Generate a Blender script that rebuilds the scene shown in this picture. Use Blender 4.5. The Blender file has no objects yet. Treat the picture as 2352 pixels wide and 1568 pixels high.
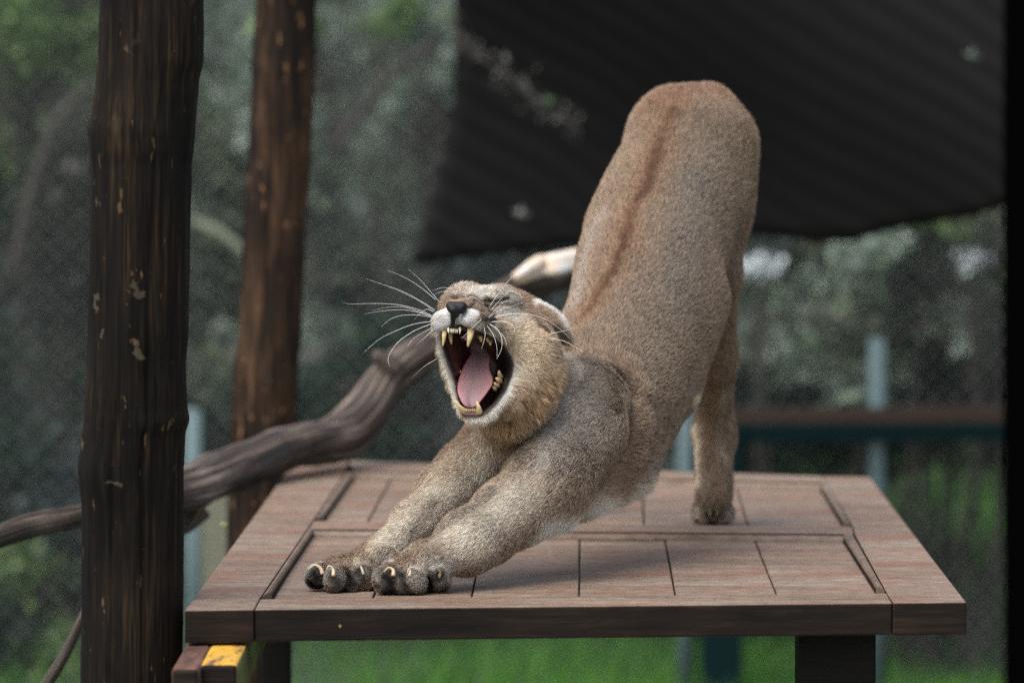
import bpy, math, random
import numpy as np
from mathutils import Vector, Matrix
from mathutils.bvhtree import BVHTree

# ------------------------------------------------------------------ camera, world, sun, exposure
TOP = 0.95                       # height of the platform's top above the ground
CAM_Z = TOP + 0.68
FPX = 11760.0                    # focal length in pixels of a 2352 px wide picture
PITCH = math.atan((784 - 173) / FPX)
scene = bpy.context.scene
C = scene.collection

cam_data = bpy.data.cameras.new('camera')
cam = bpy.data.objects.new('camera', cam_data)
C.objects.link(cam)
cam.location = (0, 0, CAM_Z)
cam.rotation_euler = (math.pi / 2 - PITCH, 0, 0)
cam_data.sensor_width = 36.0
cam_data.lens = 36.0 * FPX / 2352.0
cam_data.clip_end = 500
cam_data.dof.use_dof = True
cam_data.dof.focus_distance = 6.90
cam_data.dof.aperture_fstop = 4.0
scene.camera = cam

world = bpy.data.worlds.new('World')
scene.world = world
world.use_nodes = True
wn = world.node_tree.nodes
wl = world.node_tree.links
bg = wn['Background']
sky = wn.new('ShaderNodeTexSky')
sky.sky_type = 'NISHITA'
sky.sun_disc = False
sky.sun_elevation = math.radians(52)
sky.sun_rotation = math.radians(-150)
sky.air_density = 0.8
sky.dust_density = 3.0
hs = wn.new('ShaderNodeHueSaturation'); hs.inputs['Saturation'].default_value = 0.55      # hazy, overcast sky
wl.new(sky.outputs[0], hs.inputs['Color']); wl.new(hs.outputs[0], bg.inputs[0])
bg.inputs[1].default_value = 0.095

sun_d = bpy.data.lights.new('sun', 'SUN')
sun_d.energy = 1.5
sun_d.angle = math.radians(60)
sun_d.color = (1.0, 0.97, 0.93)
sun = bpy.data.objects.new('sun', sun_d)
C.objects.link(sun)
sun.rotation_euler = (math.radians(18), math.radians(-24), 0)   # light comes from high above and from the left
sun.location = (0, 0, 6)

scene.view_settings.view_transform = 'Standard'
scene.view_settings.look = 'None'
scene.view_settings.gamma = 1.0
scene.view_settings.exposure = 1.3
scene.view_settings.use_curve_mapping = False
scene.cycles.use_denoising = False
scene.cycles.max_bounces = 5
scene.cycles.sample_clamp_indirect = 2.0
scene.cycles.use_adaptive_sampling = False
scene.cycles.diffuse_bounces = 3
scene.cycles.transparent_max_bounces = 8

# ------------------------------------------------------------------ helpers
CP, SP = math.cos(PITCH), math.sin(PITCH)

def P(u, v, Y):
    """the point at depth Y (metres from the camera along +Y) seen at (u, v) of the 2352 x 1568 photograph"""
    a = (u - 1176) / FPX
    b = (784 - v) / FPX
    dy = CP + b * SP
    dz = -SP + b * CP
    t = Y / dy
    return Vector((a * t, Y, CAM_Z + dz * t))

def G(u, v, z=TOP):
    """the point of the horizontal plane z seen at (u, v)"""
    b = (784 - v) / FPX
    dy = CP + b * SP
    dz = -SP + b * CP
    t = (z - CAM_Z) / dz
    return Vector(((u - 1176) / FPX * t, dy * t, z))

def S(px, Y):
    return px * Y / FPX

def uv_of(x, y, z):
    """inverse of P for arrays"""
    dz = z - CAM_Z
    f = y * CP - dz * SP
    up = y * SP + dz * CP
    return 1176 + FPX * x / f, 784 - FPX * up / f

def mesh_obj(name, verts, faces, mat=None, parent=None, smooth=False):
    me = bpy.data.meshes.new(name)
    me.from_pydata([tuple(v) for v in verts], [], faces)
    me.update()
    if smooth:
        me.polygons.foreach_set('use_smooth', [True] * len(me.polygons))
    if mat: me.materials.append(mat)
    o = bpy.data.objects.new(name, me)
    C.objects.link(o)
    if parent: o.parent = parent
    return o

def tag(o, label=None, cat=None, group=None, kind=None):
    if label: o['label'] = label
    if cat: o['category'] = cat
    if group: o['group'] = group
    if kind: o['kind'] = kind
    return o

def empty(name, loc=(0, 0, 0)):
    o = bpy.data.objects.new(name, None)
    o.empty_display_size = 0.05
    C.objects.link(o)
    o.location = loc
    return o

def put(o, parent):
    """parent without moving the child (parents here only translate)"""
    o.parent = parent
    o.location = Vector(o.location) - Vector(parent.location)
    return o

class Nodes:
    def __init__(self, name):
        self.m = bpy.data.materials.new(name)
        self.m.use_nodes = True
        self.t = self.m.node_tree
        self.b = self.t.nodes['Principled BSDF']
    def n(self, kind, **kw):
        x = self.t.nodes.new(kind)
        for k, v in kw.items():
            if k.startswith('i_'):
                key = k[2:]
                key = int(key) if key.isdigit() else key.replace('_', ' ')
                x.inputs[key].default_value = v
            else:
                setattr(x, k, v)
        return x
    def l(self, a, b): self.t.links.new(a, b)
    def coord(self, scale, out='Object', rot=(0, 0, 0)):
        tc = self.n('ShaderNodeTexCoord'); mp = self.n('ShaderNodeMapping')
        mp.inputs['Scale'].default_value = scale
        mp.inputs['Rotation'].default_value = rot
        self.l(tc.outputs[out], mp.inputs[0])
        return mp.outputs[0]
    def noise(self, vec, scale, detail=6, rough=0.6, dist=0.0):
        x = self.n('ShaderNodeTexNoise')
        x.inputs['Scale'].default_value = scale; x.inputs['Detail'].default_value = detail
        x.inputs['Roughness'].default_value = rough; x.inputs['Distortion'].default_value = dist
        self.l(vec, x.inputs['Vector'])
        return x.outputs['Fac']
    def ramp(self, fac, stops, interp='LINEAR'):
        r = self.n('ShaderNodeValToRGB')
        r.color_ramp.interpolation = interp
        e = r.color_ramp.elements
        while len(e) < len(stops): e.new(0.5)
        for i, (p, c) in enumerate(stops):
            e[i].position = p
            e[i].color = (*c, 1) if len(c) == 3 else c
        self.l(fac, r.inputs[0])
        return r.outputs['Color']
    def mix(self, fac, a, b, mode='MIX'):
        x = self.n('ShaderNodeMix', data_type='RGBA', blend_type=mode)
        for s, val in ((x.inputs[0], fac), (x.inputs[6], a), (x.inputs[7], b)):
            if hasattr(val, 'is_linked') or hasattr(val, 'links'): self.l(val, s)
            elif isinstance(val, (int, float)): s.default_value = val
            else: s.default_value = (*val, 1)
        return x.outputs[2]
    def math(self, op, a, b=0.0):
        x = self.n('ShaderNodeMath', operation=op)
        for s, val in ((x.inputs[0], a), (x.inputs[1], b)):
            if isinstance(val, (int, float)): s.default_value = val
            else: self.l(val, s)
        return x.outputs[0]
    def bump(self, h, strength, dist):
        x = self.n('ShaderNodeBump')
        x.inputs['Strength'].default_value = strength; x.inputs['Distance'].default_value = dist
        self.l(h, x.inputs['Height'])
        self.l(x.outputs[0], self.b.inputs['Normal'])
    def col(self, c):
        if isinstance(c, (tuple, list)): self.b.inputs['Base Color'].default_value = (*c, 1)
        else: self.l(c, self.b.inputs['Base Color'])
    def rough(self, r):
        if isinstance(r, (int, float)): self.b.inputs['Roughness'].default_value = r
        else: self.l(r, self.b.inputs['Roughness'])

def flat_mat(name, col, rough=0.8, spec=0.5):
    M = Nodes(name); M.col(col); M.rough(rough)
    M.b.inputs['Specular IOR Level'].default_value = spec
    return M.m
# ------------------------------------------------------------------ materials of the place
def bark_like(name, dark, mid, light, amount=0.5, rough=0.9, seed=0.0):
    """stained timber: fine upright grain, dark checks, pale worn flecks and a few broad worn patches"""
    M = Nodes(name)
    def up(scale, z, det=6, r=0.62, off=0.0):
        tc = M.n('ShaderNodeTexCoord'); mp = M.n('ShaderNodeMapping')
        mp.inputs['Scale'].default_value = (scale, scale, z); mp.inputs['Location'].default_value = (off, off * 2, off + seed)
        M.l(tc.outputs['Object'], mp.inputs[0])
        return M.noise(mp.outputs[0], 1.0, det, r, 0.15)
    grain = up(120, 5.5, 5, 0.6, 1.0); fine = up(260, 9, 4, 0.6, 3.0); wide = up(34, 1.6, 5, 0.6, 7.0); patch = up(13, 5.0, 5, 0.65, 11.0); fleck = up(75, 26, 3, 0.5, 5.0)
    base = M.ramp(grain, [(0.36, dark), (0.55, mid), (0.72, tuple(0.5 * (p + q) for p, q in zip(mid, light)))])
    worn = M.math('MULTIPLY', M.ramp(patch, [(0.50, (0, 0, 0)), (0.68, (1, 1, 1))]), M.ramp(fine, [(0.42, (0, 0, 0)), (0.60, (1, 1, 1))]))
    col = M.mix(M.math('MULTIPLY', worn, amount), base, light)
    blot = up(9, 2.4, 5, 0.65, 21.0)
    col = M.mix(1.0, col, M.ramp(blot, [(0.38, (0.30, 0.30, 0.32)), (0.60, (1, 1, 1))]), 'MULTIPLY')
    chk = M.ramp(wide, [(0.36, (1, 1, 1)), (0.45, (0, 0, 0))])
    col = M.mix(M.math('MULTIPLY', chk, 0.85), col, (0.006, 0.005, 0.0045))
    fl = M.ramp(fleck, [(0.67, (0, 0, 0)), (0.72, (1, 1, 1))])
    col = M.mix(M.math('MULTIPLY', fl, 0.75), col, tuple(1.3 * c for c in light))
    chip = up(42, 50, 3, 0.5, 31.0); zone = up(7, 3.5, 3, 0.5, 41.0)
    cm = M.math('MULTIPLY', M.ramp(chip, [(0.66, (0, 0, 0)), (0.70, (1, 1, 1))]), M.ramp(zone, [(0.50, (0, 0, 0)), (0.64, (1, 1, 1))]))
    col = M.mix(M.math('MULTIPLY', cm, 0.40), col, (0.13, 0.105, 0.07))
    M.col(col); M.rough(rough)
    M.bump(M.math('ADD', M.math('MULTIPLY', grain, 0.8), M.math('MULTIPLY', wide, 1.6)), 0.9, 0.006)
    M.b.inputs['Specular IOR Level'].default_value = 0.15
    return M.m
MAT_POST = bark_like('dark_post_wood', (0.0045, 0.0036, 0.0031), (0.015, 0.0100, 0.0068), (0.085, 0.052, 0.025), 0.26)
MAT_POST2 = bark_like('brown_post_wood', (0.011, 0.0078, 0.0065), (0.036, 0.022, 0.014), (0.20, 0.105, 0.05), 0.5, seed=4.0)

def grey_wood(name, tint=1.0):
    M = Nodes(name)
    tc = M.n('ShaderNodeUVMap'); mp = M.n('ShaderNodeMapping'); mp.inputs['Scale'].default_value = (1.6, 14, 1)
    M.l(tc.outputs[0], mp.inputs[0])
    a = M.noise(mp.outputs[0], 2.2, 8, 0.65, 0.35)
    b = M.noise(M.coord((1, 1, 1)), 5, 4, 0.6)
    geo = M.n('ShaderNodeNewGeometry'); sep = M.n('ShaderNodeSeparateXYZ'); M.l(geo.outputs['Normal'], sep.inputs[0])
    base = M.ramp(a, [(0.40, (0.010 * tint, 0.008 * tint, 0.007 * tint)), (0.50, (0.060 * tint, 0.044 * tint, 0.036 * tint)), (0.62, (0.34 * tint, 0.275 * tint, 0.225 * tint))])
    dark = M.ramp(b, [(0.36, (0.35, 0.30, 0.28)), (0.6, (1, 1, 1))])
    M.col(M.mix(1.0, base, dark, 'MULTIPLY')); M.rough(0.85); M.bump(a, 0.8, 0.008)
    return M.m
MAT_BRANCH = grey_wood('weathered_branch')

def table_wood(name, bright=1.0, red=0.5):
    M = Nodes(name)
    g = M.n('ShaderNodeTexCoord'); mp = M.n('ShaderNodeMapping'); mp.inputs['Scale'].default_value = (1.5, 9, 9)
    M.l(g.outputs['Object'], mp.inputs[0])
    oi = M.n('ShaderNodeObjectInfo')
    ad = M.n('ShaderNodeVectorMath', operation='ADD'); M.l(mp.outputs[0], ad.inputs[0]); M.l(oi.outputs['Location'], ad.inputs[1])
    a = M.noise(ad.outputs[0], 1.9, 9, 0.68, 0.9)
    b = M.noise(M.coord((1, 2.2, 1)), 3.1, 7, 0.66, 0.6)
    c = M.noise(M.coord((9, 55, 10)), 5.0, 4, 0.7)
    d = M.noise(M.coord((1, 1.4, 1)), 1.7, 6, 0.65, 0.3)
    base = M.ramp(a, [(0.30, (0.100 * bright, 0.066 * bright, 0.045 * bright)), (0.50, (0.187 * bright, 0.132 * bright, 0.091 * bright)), (0.70, (0.31 * bright, 0.246 * bright, 0.190 * bright))])
    pale = M.ramp(d, [(0.40, (0, 0, 0)), (0.62, (1, 1, 1))])
    base = M.mix(M.math('MULTIPLY', pale, 0.42), base, (0.36 * bright, 0.292 * bright, 0.228 * bright))
    redc = M.ramp(b, [(0.46, (0, 0, 0)), (0.60, (1, 1, 1))])
    col = M.mix(M.math('MULTIPLY', redc, red), base, (0.215 * bright, 0.092 * bright, 0.045 * bright))
    gr = M.noise(M.coord((14, 150, 40)), 3.0, 5, 0.7, 0.2)
    col = M.mix(1.0, col, M.ramp(gr, [(0.34, (0.78, 0.76, 0.74)), (0.55, (1, 1, 1)), (0.72, (1.12, 1.11, 1.10))]), 'MULTIPLY')
    mott = M.noise(M.coord((1, 1, 1)), 38, 5, 0.75)
    col = M.mix(1.0, col, M.ramp(mott, [(0.35, (0.72, 0.70, 0.70)), (0.6, (1.05, 1.05, 1.05))]), 'MULTIPLY')
    sc = M.noise(M.coord((12, 420, 30), rot=(0, 0, 0.12)), 2.0, 2, 0.5)
    col = M.mix(M.math('MULTIPLY', M.ramp(sc, [(0.70, (0, 0, 0)), (0.74, (1, 1, 1))]), 0.5), col, (0.42 * bright, 0.36 * bright, 0.33 * bright))
    dust = M.ramp(c, [(0.52, (0, 0, 0)), (0.72, (1, 1, 1))])
    col = M.mix(M.math('MULTIPLY', dust, 0.28), col, (0.38 * bright, 0.33 * bright, 0.30 * bright))
    specks = M.noise(M.coord((1, 1, 1)), 70, 2, 0.5)
    sk = M.ramp(specks, [(0.69, (0, 0, 0)), (0.73, (1, 1, 1))])
    col = M.mix(M.math('MULTIPLY', sk, 0.7), col, (0.03, 0.022, 0.018))
    M.col(col)
    M.rough(M.ramp(a, [(0.3, (0.45, 0.45, 0.45)), (0.7, (0.66, 0.66, 0.66))]) if bright > 0.6 else 0.8)
    M.b.inputs['Specular IOR Level'].default_value = 0.4 if bright > 0.6 else 0.12
    M.bump(M.math('ADD', M.math('ADD', a, M.math('MULTIPLY', c, 0.5)), M.math('MULTIPLY', gr, 0.8)), 0.45, 0.003)
    return M.m
MAT_TOP = table_wood('weathered_door_wood', 0.98, 0.65)
MAT_MOULD = table_wood('moulding_wood', 0.78, 0.3)
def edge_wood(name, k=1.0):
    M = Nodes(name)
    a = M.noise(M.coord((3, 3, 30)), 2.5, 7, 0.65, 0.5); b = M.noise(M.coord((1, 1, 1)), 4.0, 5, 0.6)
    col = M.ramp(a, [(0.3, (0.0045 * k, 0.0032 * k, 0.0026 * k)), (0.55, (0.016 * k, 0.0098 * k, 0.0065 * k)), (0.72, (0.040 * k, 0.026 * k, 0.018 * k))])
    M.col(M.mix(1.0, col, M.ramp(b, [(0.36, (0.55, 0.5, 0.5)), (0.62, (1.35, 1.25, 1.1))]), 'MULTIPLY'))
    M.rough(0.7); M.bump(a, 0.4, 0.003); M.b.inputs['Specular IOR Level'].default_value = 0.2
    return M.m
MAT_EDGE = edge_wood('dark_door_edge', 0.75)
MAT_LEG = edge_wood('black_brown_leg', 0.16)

def slab(name, uv, z0, z1, mat, parent, bevel=0.002, dark_side=None, uvz=None):
    """a solid piece whose top outline is given by picture points on the plane z0 (or uvz), reaching down to z1"""
    top = [G(u, v, uvz if uvz is not None else z0) for u, v in uv]
    top = [Vector((p.x, p.y, z0)) for p in top]
    n = len(top)
    if sum((top[(i + 1) % n].x - top[i].x) * (top[(i + 1) % n].y + top[i].y) for i in range(n)) > 0:
        top = top[::-1]
    c = sum(top, Vector()) / n; c.z = z0
    off = parent.location if parent else Vector((0, 0, 0))
    vs = [p - c for p in top] + [Vector((p.x, p.y, z1)) - c for p in top]
    fs = [tuple(range(n)), tuple(range(2 * n - 1, n - 1, -1))] + [(i, i + n, (i + 1) % n + n, (i + 1) % n) for i in range(n)]
    o = mesh_obj(name, vs, fs, mat, parent)
    o.location = c - off
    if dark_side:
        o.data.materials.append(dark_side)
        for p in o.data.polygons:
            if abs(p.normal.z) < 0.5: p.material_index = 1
    if bevel:
        b = o.modifiers.new('b', 'BEVEL'); b.width = bevel; b.segments = 2; b.limit_method = 'ANGLE'
    return o

# ------------------------------------------------------------------ ground, bank
def heightfield(name, x0, x1, y0, y1, nx, ny, zf, mat):
    xs = np.linspace(x0, x1, nx); ys = np.linspace(y0, y1, ny)
    X, Y = np.meshgrid(xs, ys, indexing='ij')
    Z = zf(X, Y)
    V = np.stack([X, Y, Z], -1).reshape(-1, 3)
    i, j = np.meshgrid(np.arange(nx - 1), np.arange(ny - 1), indexing='ij')
    a = (i * ny + j).ravel()
    Q = np.stack([a, a + ny, a + ny + 1, a + 1], 1)
    me = bpy.data.meshes.new(name)
    me.from_pydata(V.tolist(), [], Q.tolist()); me.update()
    me.polygons.foreach_set('use_smooth', [True] * len(me.polygons))
    me.materials.append(mat)
    o = bpy.data.objects.new(name, me); C.objects.link(o)
    return o
def ground_z(X, Y):
    r = np.clip((Y - 15.5) / 9.0, 0, 1)
    return r * r * (3 - 2 * r) * 5.2 + 0.05 * np.sin(X * 1.7 + Y * .6) + 0.03 * np.sin(X * 4.1 - Y * 2.3) + np.clip(Y - 25, 0, 400) * 0.12
M = Nodes('soil_and_grass')
a = M.noise(M.coord((1, 1, 1)), 0.9, 7, 0.62); b = M.noise(M.coord((1, 1, 1)), 6, 6, 0.7)
M.col(M.mix(M.ramp(b, [(0.4, (0, 0, 0)), (0.6, (1, 1, 1))]), M.ramp(a, [(0.38, (0.022, 0.030, 0.020)), (0.58, (0.030, 0.075, 0.020))]), (0.055, 0.085, 0.045)))
M.rough(0.95); M.bump(b, 1.0, 0.03)
gnd = heightfield('ground', -60, 60, -12, 120, 121, 265, ground_z, M.m); tag(gnd, kind='structure')

# ------------------------------------------------------------------ foliage
def leaf_mat(name, stops):
    M = Nodes(name)
    g = M.n('ShaderNodeNewGeometry')
    M.col(M.ramp(g.outputs['Random Per Island'], stops)); M.rough(0.6)
    M.b.inputs['Specular IOR Level'].default_value = 0.4
    tr = M.n('ShaderNodeBsdfTranslucent'); mx = M.n('ShaderNodeMixShader'); mx.inputs[0].default_value = 0.45
    src = M.b.inputs['Base Color'].links[0].from_socket; M.l(src, tr.inputs[0])
    M.l(M.b.outputs[0], mx.inputs[1]); M.l(tr.outputs[0], mx.inputs[2])
    M.l(mx.outputs[0], M.t.nodes['Material Output'].inputs['Surface'])
    return M.m
LEAF = {
 'grey': leaf_mat('grey_green_leaf', [(0.0, (0.12, 0.16, 0.13)), (0.35, (0.28, 0.355, 0.30)), (0.7, (0.44, 0.52, 0.46)), (1.0, (0.18, 0.28, 0.12))]),
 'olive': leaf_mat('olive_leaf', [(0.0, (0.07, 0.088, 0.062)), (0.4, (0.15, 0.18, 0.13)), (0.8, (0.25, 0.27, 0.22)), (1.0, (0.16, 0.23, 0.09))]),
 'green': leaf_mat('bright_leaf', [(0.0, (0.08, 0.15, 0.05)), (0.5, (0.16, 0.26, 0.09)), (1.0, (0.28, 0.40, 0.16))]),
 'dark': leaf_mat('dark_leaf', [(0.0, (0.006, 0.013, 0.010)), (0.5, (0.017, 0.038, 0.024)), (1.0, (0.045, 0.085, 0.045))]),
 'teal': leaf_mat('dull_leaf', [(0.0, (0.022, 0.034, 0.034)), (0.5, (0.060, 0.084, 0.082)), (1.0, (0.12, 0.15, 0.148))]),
 'dry': leaf_mat('dry_leaf', [(0.0, (0.045, 0.044, 0.038)), (0.5, (0.11, 0.108, 0.096)), (1.0, (0.20, 0.20, 0.18))]),
}
MAT_TWIG = flat_mat('twig_bark', (0.045, 0.038, 0.034), 0.9)
frng = np.random.default_rng(11)
def leaves_mesh(name, cen, size, mat, parent, aspect=0.5):
    n = len(cen)
    d = frng.normal(size=(n, 3)); d /= np.linalg.norm(d, axis=1)[:, None]
    e = np.cross(d, frng.normal(size=(n, 3))); e /= np.linalg.norm(e, axis=1)[:, None]
    s = size * frng.uniform(0.6, 1.35, (n, 1))
    V = np.stack([cen - d * s, cen + e * s * aspect, cen + d * s, cen - e * s * aspect], 1).reshape(-1, 3)
    Q = np.arange(4 * n).reshape(-1, 4)
    me = bpy.data.meshes.new(name)
    me.vertices.add(len(V)); me.vertices.foreach_set('co', V.astype(np.float32).ravel())
    me.loops.add(4 * n); me.loops.foreach_set('vertex_index', Q.astype(np.int32).ravel())
    me.polygons.add(n); me.polygons.foreach_set('loop_start', np.arange(0, 4 * n, 4, dtype=np.int32)); me.polygons.foreach_set('loop_total', np.full(n, 4, np.int32))
    me.update(calc_edges=True); me.materials.append(mat)
    o = bpy.data.objects.new(name, me); C.objects.link(o); o.parent = parent
    return o
def sticks_mesh(name, segs, mat, parent, n=4):
    """segs: (a, b, ra, rb) arrays joined in one mesh"""
    A = np.array([s[0] for s in segs]); B = np.array([s[1] for s in segs]); ra = np.array([s[2] for s in segs]); rb = np.array([s[3] for s in segs])
    t = B - A; t /= np.linalg.norm(t, axis=1)[:, None] + 1e-9
    x = np.cross(t, np.array([0.3, 0.9, 0.27])); x /= np.linalg.norm(x, axis=1)[:, None] + 1e-9; y = np.cross(t, x)
    V = []
    for k in range(n):
        a = 2 * math.pi * k / n
        o = x * math.cos(a) + y * math.sin(a)
        V.append(A + o * ra[:, None]); V.append(B + o * rb[:, None])
    V = np.stack(V, 1); m = len(segs); base = np.arange(m) * 2 * n
    Q = [np.stack([base + 2 * k, base + 2 * ((k + 1) % n), base + 2 * ((k + 1) % n) + 1, base + 2 * k + 1], 1) for k in range(n)]
    me = bpy.data.meshes.new(name); me.from_pydata(V.reshape(-1, 3).tolist(), [], np.concatenate(Q).tolist()); me.update(); me.materials.append(mat)
    o = bpy.data.objects.new(name, me); C.objects.link(o); o.parent = parent
    return o

def shrub(label, u, v, Y, rx, rz, kinds, n=5000, leaf=0.024, twigs=16, twigr=0.0035, group='shrubs beyond the enclosure'):
    c = P(u, v, Y)
    gz = float(ground_z(np.array(c.x), np.array(Y)))
    root = empty('shrub', (c.x, Y, gz))
    tag(root, label, 'shrub', group)
    loc = np.array((0, 0, c.z - gz))
    R = np.array((rx, min(rx, 0.8), rz))
    k = max(6, int(n / 260))
    cl = frng.normal(size=(k, 3)); cl = cl / np.linalg.norm(cl, axis=1)[:, None] * frng.uniform(0.25, 1.0, (k, 1)) ** 0.6
    per = frng.integers(0, k, n)
    pts = loc + (cl[per] + frng.normal(size=(n, 3)) * 0.15) * R
    pts[:, 2] = np.maximum(pts[:, 2], 0.02)
    kind_of = frng.integers(0, len(kinds), k)[per]
    for i, kd in enumerate(kinds):
        q = pts[kind_of == i]
        if len(q): leaves_mesh('foliage', q, leaf, LEAF[kd], root)
    segs = []
    for i in range(twigs):
        e = loc + cl[i % k] * R * frng.uniform(0.7, 1.15)
        a = np.array((frng.normal() * .06, frng.normal() * .06, 0.0)); m = a * .5 + e * .5 + frng.normal(size=3) * 0.12
        segs += [(a, m, twigr * 1.7, twigr), (m, e, twigr, twigr * .4)]
        for _ in range(9):
            f = e + frng.normal(size=3) * 0.22
            segs.append((m * .4 + e * .6, f, twigr * .6, twigr * .25))
    sticks_mesh('branches', segs, MAT_TWIG, root)
    return root

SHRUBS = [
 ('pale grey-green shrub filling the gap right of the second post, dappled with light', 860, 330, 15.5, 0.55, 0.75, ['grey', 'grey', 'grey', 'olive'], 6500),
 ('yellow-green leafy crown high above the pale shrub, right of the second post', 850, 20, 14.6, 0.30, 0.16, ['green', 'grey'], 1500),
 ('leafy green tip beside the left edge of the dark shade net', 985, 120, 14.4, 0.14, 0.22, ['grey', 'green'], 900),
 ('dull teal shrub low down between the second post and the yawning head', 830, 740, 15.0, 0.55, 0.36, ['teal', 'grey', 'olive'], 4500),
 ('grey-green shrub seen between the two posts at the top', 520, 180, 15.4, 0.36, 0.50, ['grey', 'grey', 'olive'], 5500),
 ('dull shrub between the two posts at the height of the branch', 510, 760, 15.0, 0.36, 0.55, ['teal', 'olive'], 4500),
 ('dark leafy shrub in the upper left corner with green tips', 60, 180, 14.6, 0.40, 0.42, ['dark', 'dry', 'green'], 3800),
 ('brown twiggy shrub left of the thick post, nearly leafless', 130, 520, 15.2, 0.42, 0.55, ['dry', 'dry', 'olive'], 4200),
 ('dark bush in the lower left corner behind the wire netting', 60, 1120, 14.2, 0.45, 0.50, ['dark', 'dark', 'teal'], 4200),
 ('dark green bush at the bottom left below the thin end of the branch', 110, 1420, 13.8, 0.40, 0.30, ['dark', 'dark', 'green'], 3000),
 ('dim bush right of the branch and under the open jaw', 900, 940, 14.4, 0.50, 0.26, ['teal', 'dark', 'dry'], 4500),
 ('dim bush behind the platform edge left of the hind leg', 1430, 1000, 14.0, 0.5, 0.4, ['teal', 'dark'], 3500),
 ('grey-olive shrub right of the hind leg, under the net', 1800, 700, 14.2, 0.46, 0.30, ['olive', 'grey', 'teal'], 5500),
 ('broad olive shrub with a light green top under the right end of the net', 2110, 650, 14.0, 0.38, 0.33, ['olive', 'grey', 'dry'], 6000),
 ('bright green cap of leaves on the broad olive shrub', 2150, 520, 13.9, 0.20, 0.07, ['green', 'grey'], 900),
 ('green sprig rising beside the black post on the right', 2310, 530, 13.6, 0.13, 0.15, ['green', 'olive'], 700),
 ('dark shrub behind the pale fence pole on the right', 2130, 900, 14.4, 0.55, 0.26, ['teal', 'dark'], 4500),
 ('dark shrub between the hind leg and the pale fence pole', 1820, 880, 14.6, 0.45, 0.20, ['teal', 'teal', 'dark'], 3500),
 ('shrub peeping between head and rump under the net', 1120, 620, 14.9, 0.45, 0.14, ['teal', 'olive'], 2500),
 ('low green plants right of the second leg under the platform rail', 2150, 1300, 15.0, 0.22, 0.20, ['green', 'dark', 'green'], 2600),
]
for i, s in enumerate(SHRUBS): shrub(*s)

for lab_, q_ in (('dark bare branch slanting through the pale shrub right of the second post', [(770, 340, 14.3, 9), (840, 240, 14.3, 11), (900, 170, 14.3, 10), (1000, 90, 14.3, 7)]),
                 ('dark forked stem left of the thick post, near the left edge', [(30, 620, 14.0, 12), (75, 430, 14.0, 13), (120, 290, 14.0, 11), (210, 190, 14.0, 8)]),
                 ('pale arching stem between the two posts', [(440, 508, 13.7, 11), (500, 530, 13.7, 11), (560, 575, 13.7, 10), (640, 640, 13.7, 8)])):
    r_ = empty('bare_branch', P(*q_[0][:3])); tag(r_, lab_, 'branch')
    sticks_mesh('stem', [(np.array(P(*a_[:3]) - r_.location), np.array(P(*b_[:3]) - r_.location), S(a_[3], a_[2]), S(b_[3], b_[2])) for a_, b_ in zip(q_, q_[1:])],
                flat_mat('pale_stem_bark', (0.20, 0.22, 0.15), .8) if 'pale arch' in lab_ else MAT_TWIG, r_, 8)
# undergrowth over the bank: one mass of leaves and stalks
nu = 150000
ux = frng.uniform(-3.0, 3.2, nu); uy = 15.2 + 4.6 * frng.random(nu)
uz = ground_z(ux, uy) + np.abs(frng.normal(size=nu)) * 0.22 * (0.4 + np.abs(np.sin(ux * 2.3 + uy * 1.7)))
un = empty('undergrowth'); un['kind'] = 'stuff'
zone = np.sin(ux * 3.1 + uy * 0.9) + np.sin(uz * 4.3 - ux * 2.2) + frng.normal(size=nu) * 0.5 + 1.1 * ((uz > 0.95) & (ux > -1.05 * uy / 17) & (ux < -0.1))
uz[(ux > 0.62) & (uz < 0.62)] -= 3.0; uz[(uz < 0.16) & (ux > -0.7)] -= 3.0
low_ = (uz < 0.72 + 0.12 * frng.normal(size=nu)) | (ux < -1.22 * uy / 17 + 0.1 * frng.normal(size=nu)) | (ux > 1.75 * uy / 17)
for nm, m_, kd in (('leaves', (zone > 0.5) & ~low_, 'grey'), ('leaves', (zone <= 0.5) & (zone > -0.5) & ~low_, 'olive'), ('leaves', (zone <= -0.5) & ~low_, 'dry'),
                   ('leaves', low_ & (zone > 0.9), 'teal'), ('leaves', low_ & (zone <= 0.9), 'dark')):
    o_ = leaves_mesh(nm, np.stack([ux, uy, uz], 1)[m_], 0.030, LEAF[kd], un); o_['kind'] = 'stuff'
# lawn tufts at the foot of the bank
def tufts(name, n, x0, x1, y0, y1, mat, h=0.09, dens=None):
    x = frng.uniform(x0, x1, n); y = frng.uniform(y0, y1, n)
    if dens is not None:
        m = frng.random(n) < dens(x, y); x, y = x[m], y[m]; n = len(x)
    z = ground_z(x, y)
    base = np.stack([x, y, z], 1)
    a = frng.uniform(0, 2 * math.pi, n); d = np.stack([np.cos(a), np.sin(a), np.zeros(n)], 1)
    hh = h * frng.uniform(0.5, 1.5, (n, 1)); lean = frng.normal(size=(n, 3)) * 0.4; lean[:, 2] = 1
    V = np.stack([base - d * 0.004, base + d * 0.004, base + lean * hh], 1).reshape(-1, 3)
    me = bpy.data.meshes.new(name); me.from_pydata(V.tolist(), [], np.arange(3 * n).reshape(-1, 3).tolist()); me.update(); me.materials.append(mat)
    o = bpy.data.objects.new(name, me); C.objects.link(o)
    tag(o, kind='stuff'); return o
g = tufts('grass', 190000, -2.4, 2.4, 12.5, 19.0, leaf_mat('grass_blade', [(0.0, (0.04, 0.13, 0.018)), (0.6, (0.08, 0.25, 0.03)), (1.0, (0.17, 0.36, 0.06))]),
          0.085, lambda x, y: 0.07 + 0.50 / (1 + np.exp(-(x - 0.35) * 3)) + 0.5 * ((x > 0.6) & (x < 1.75)))
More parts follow.
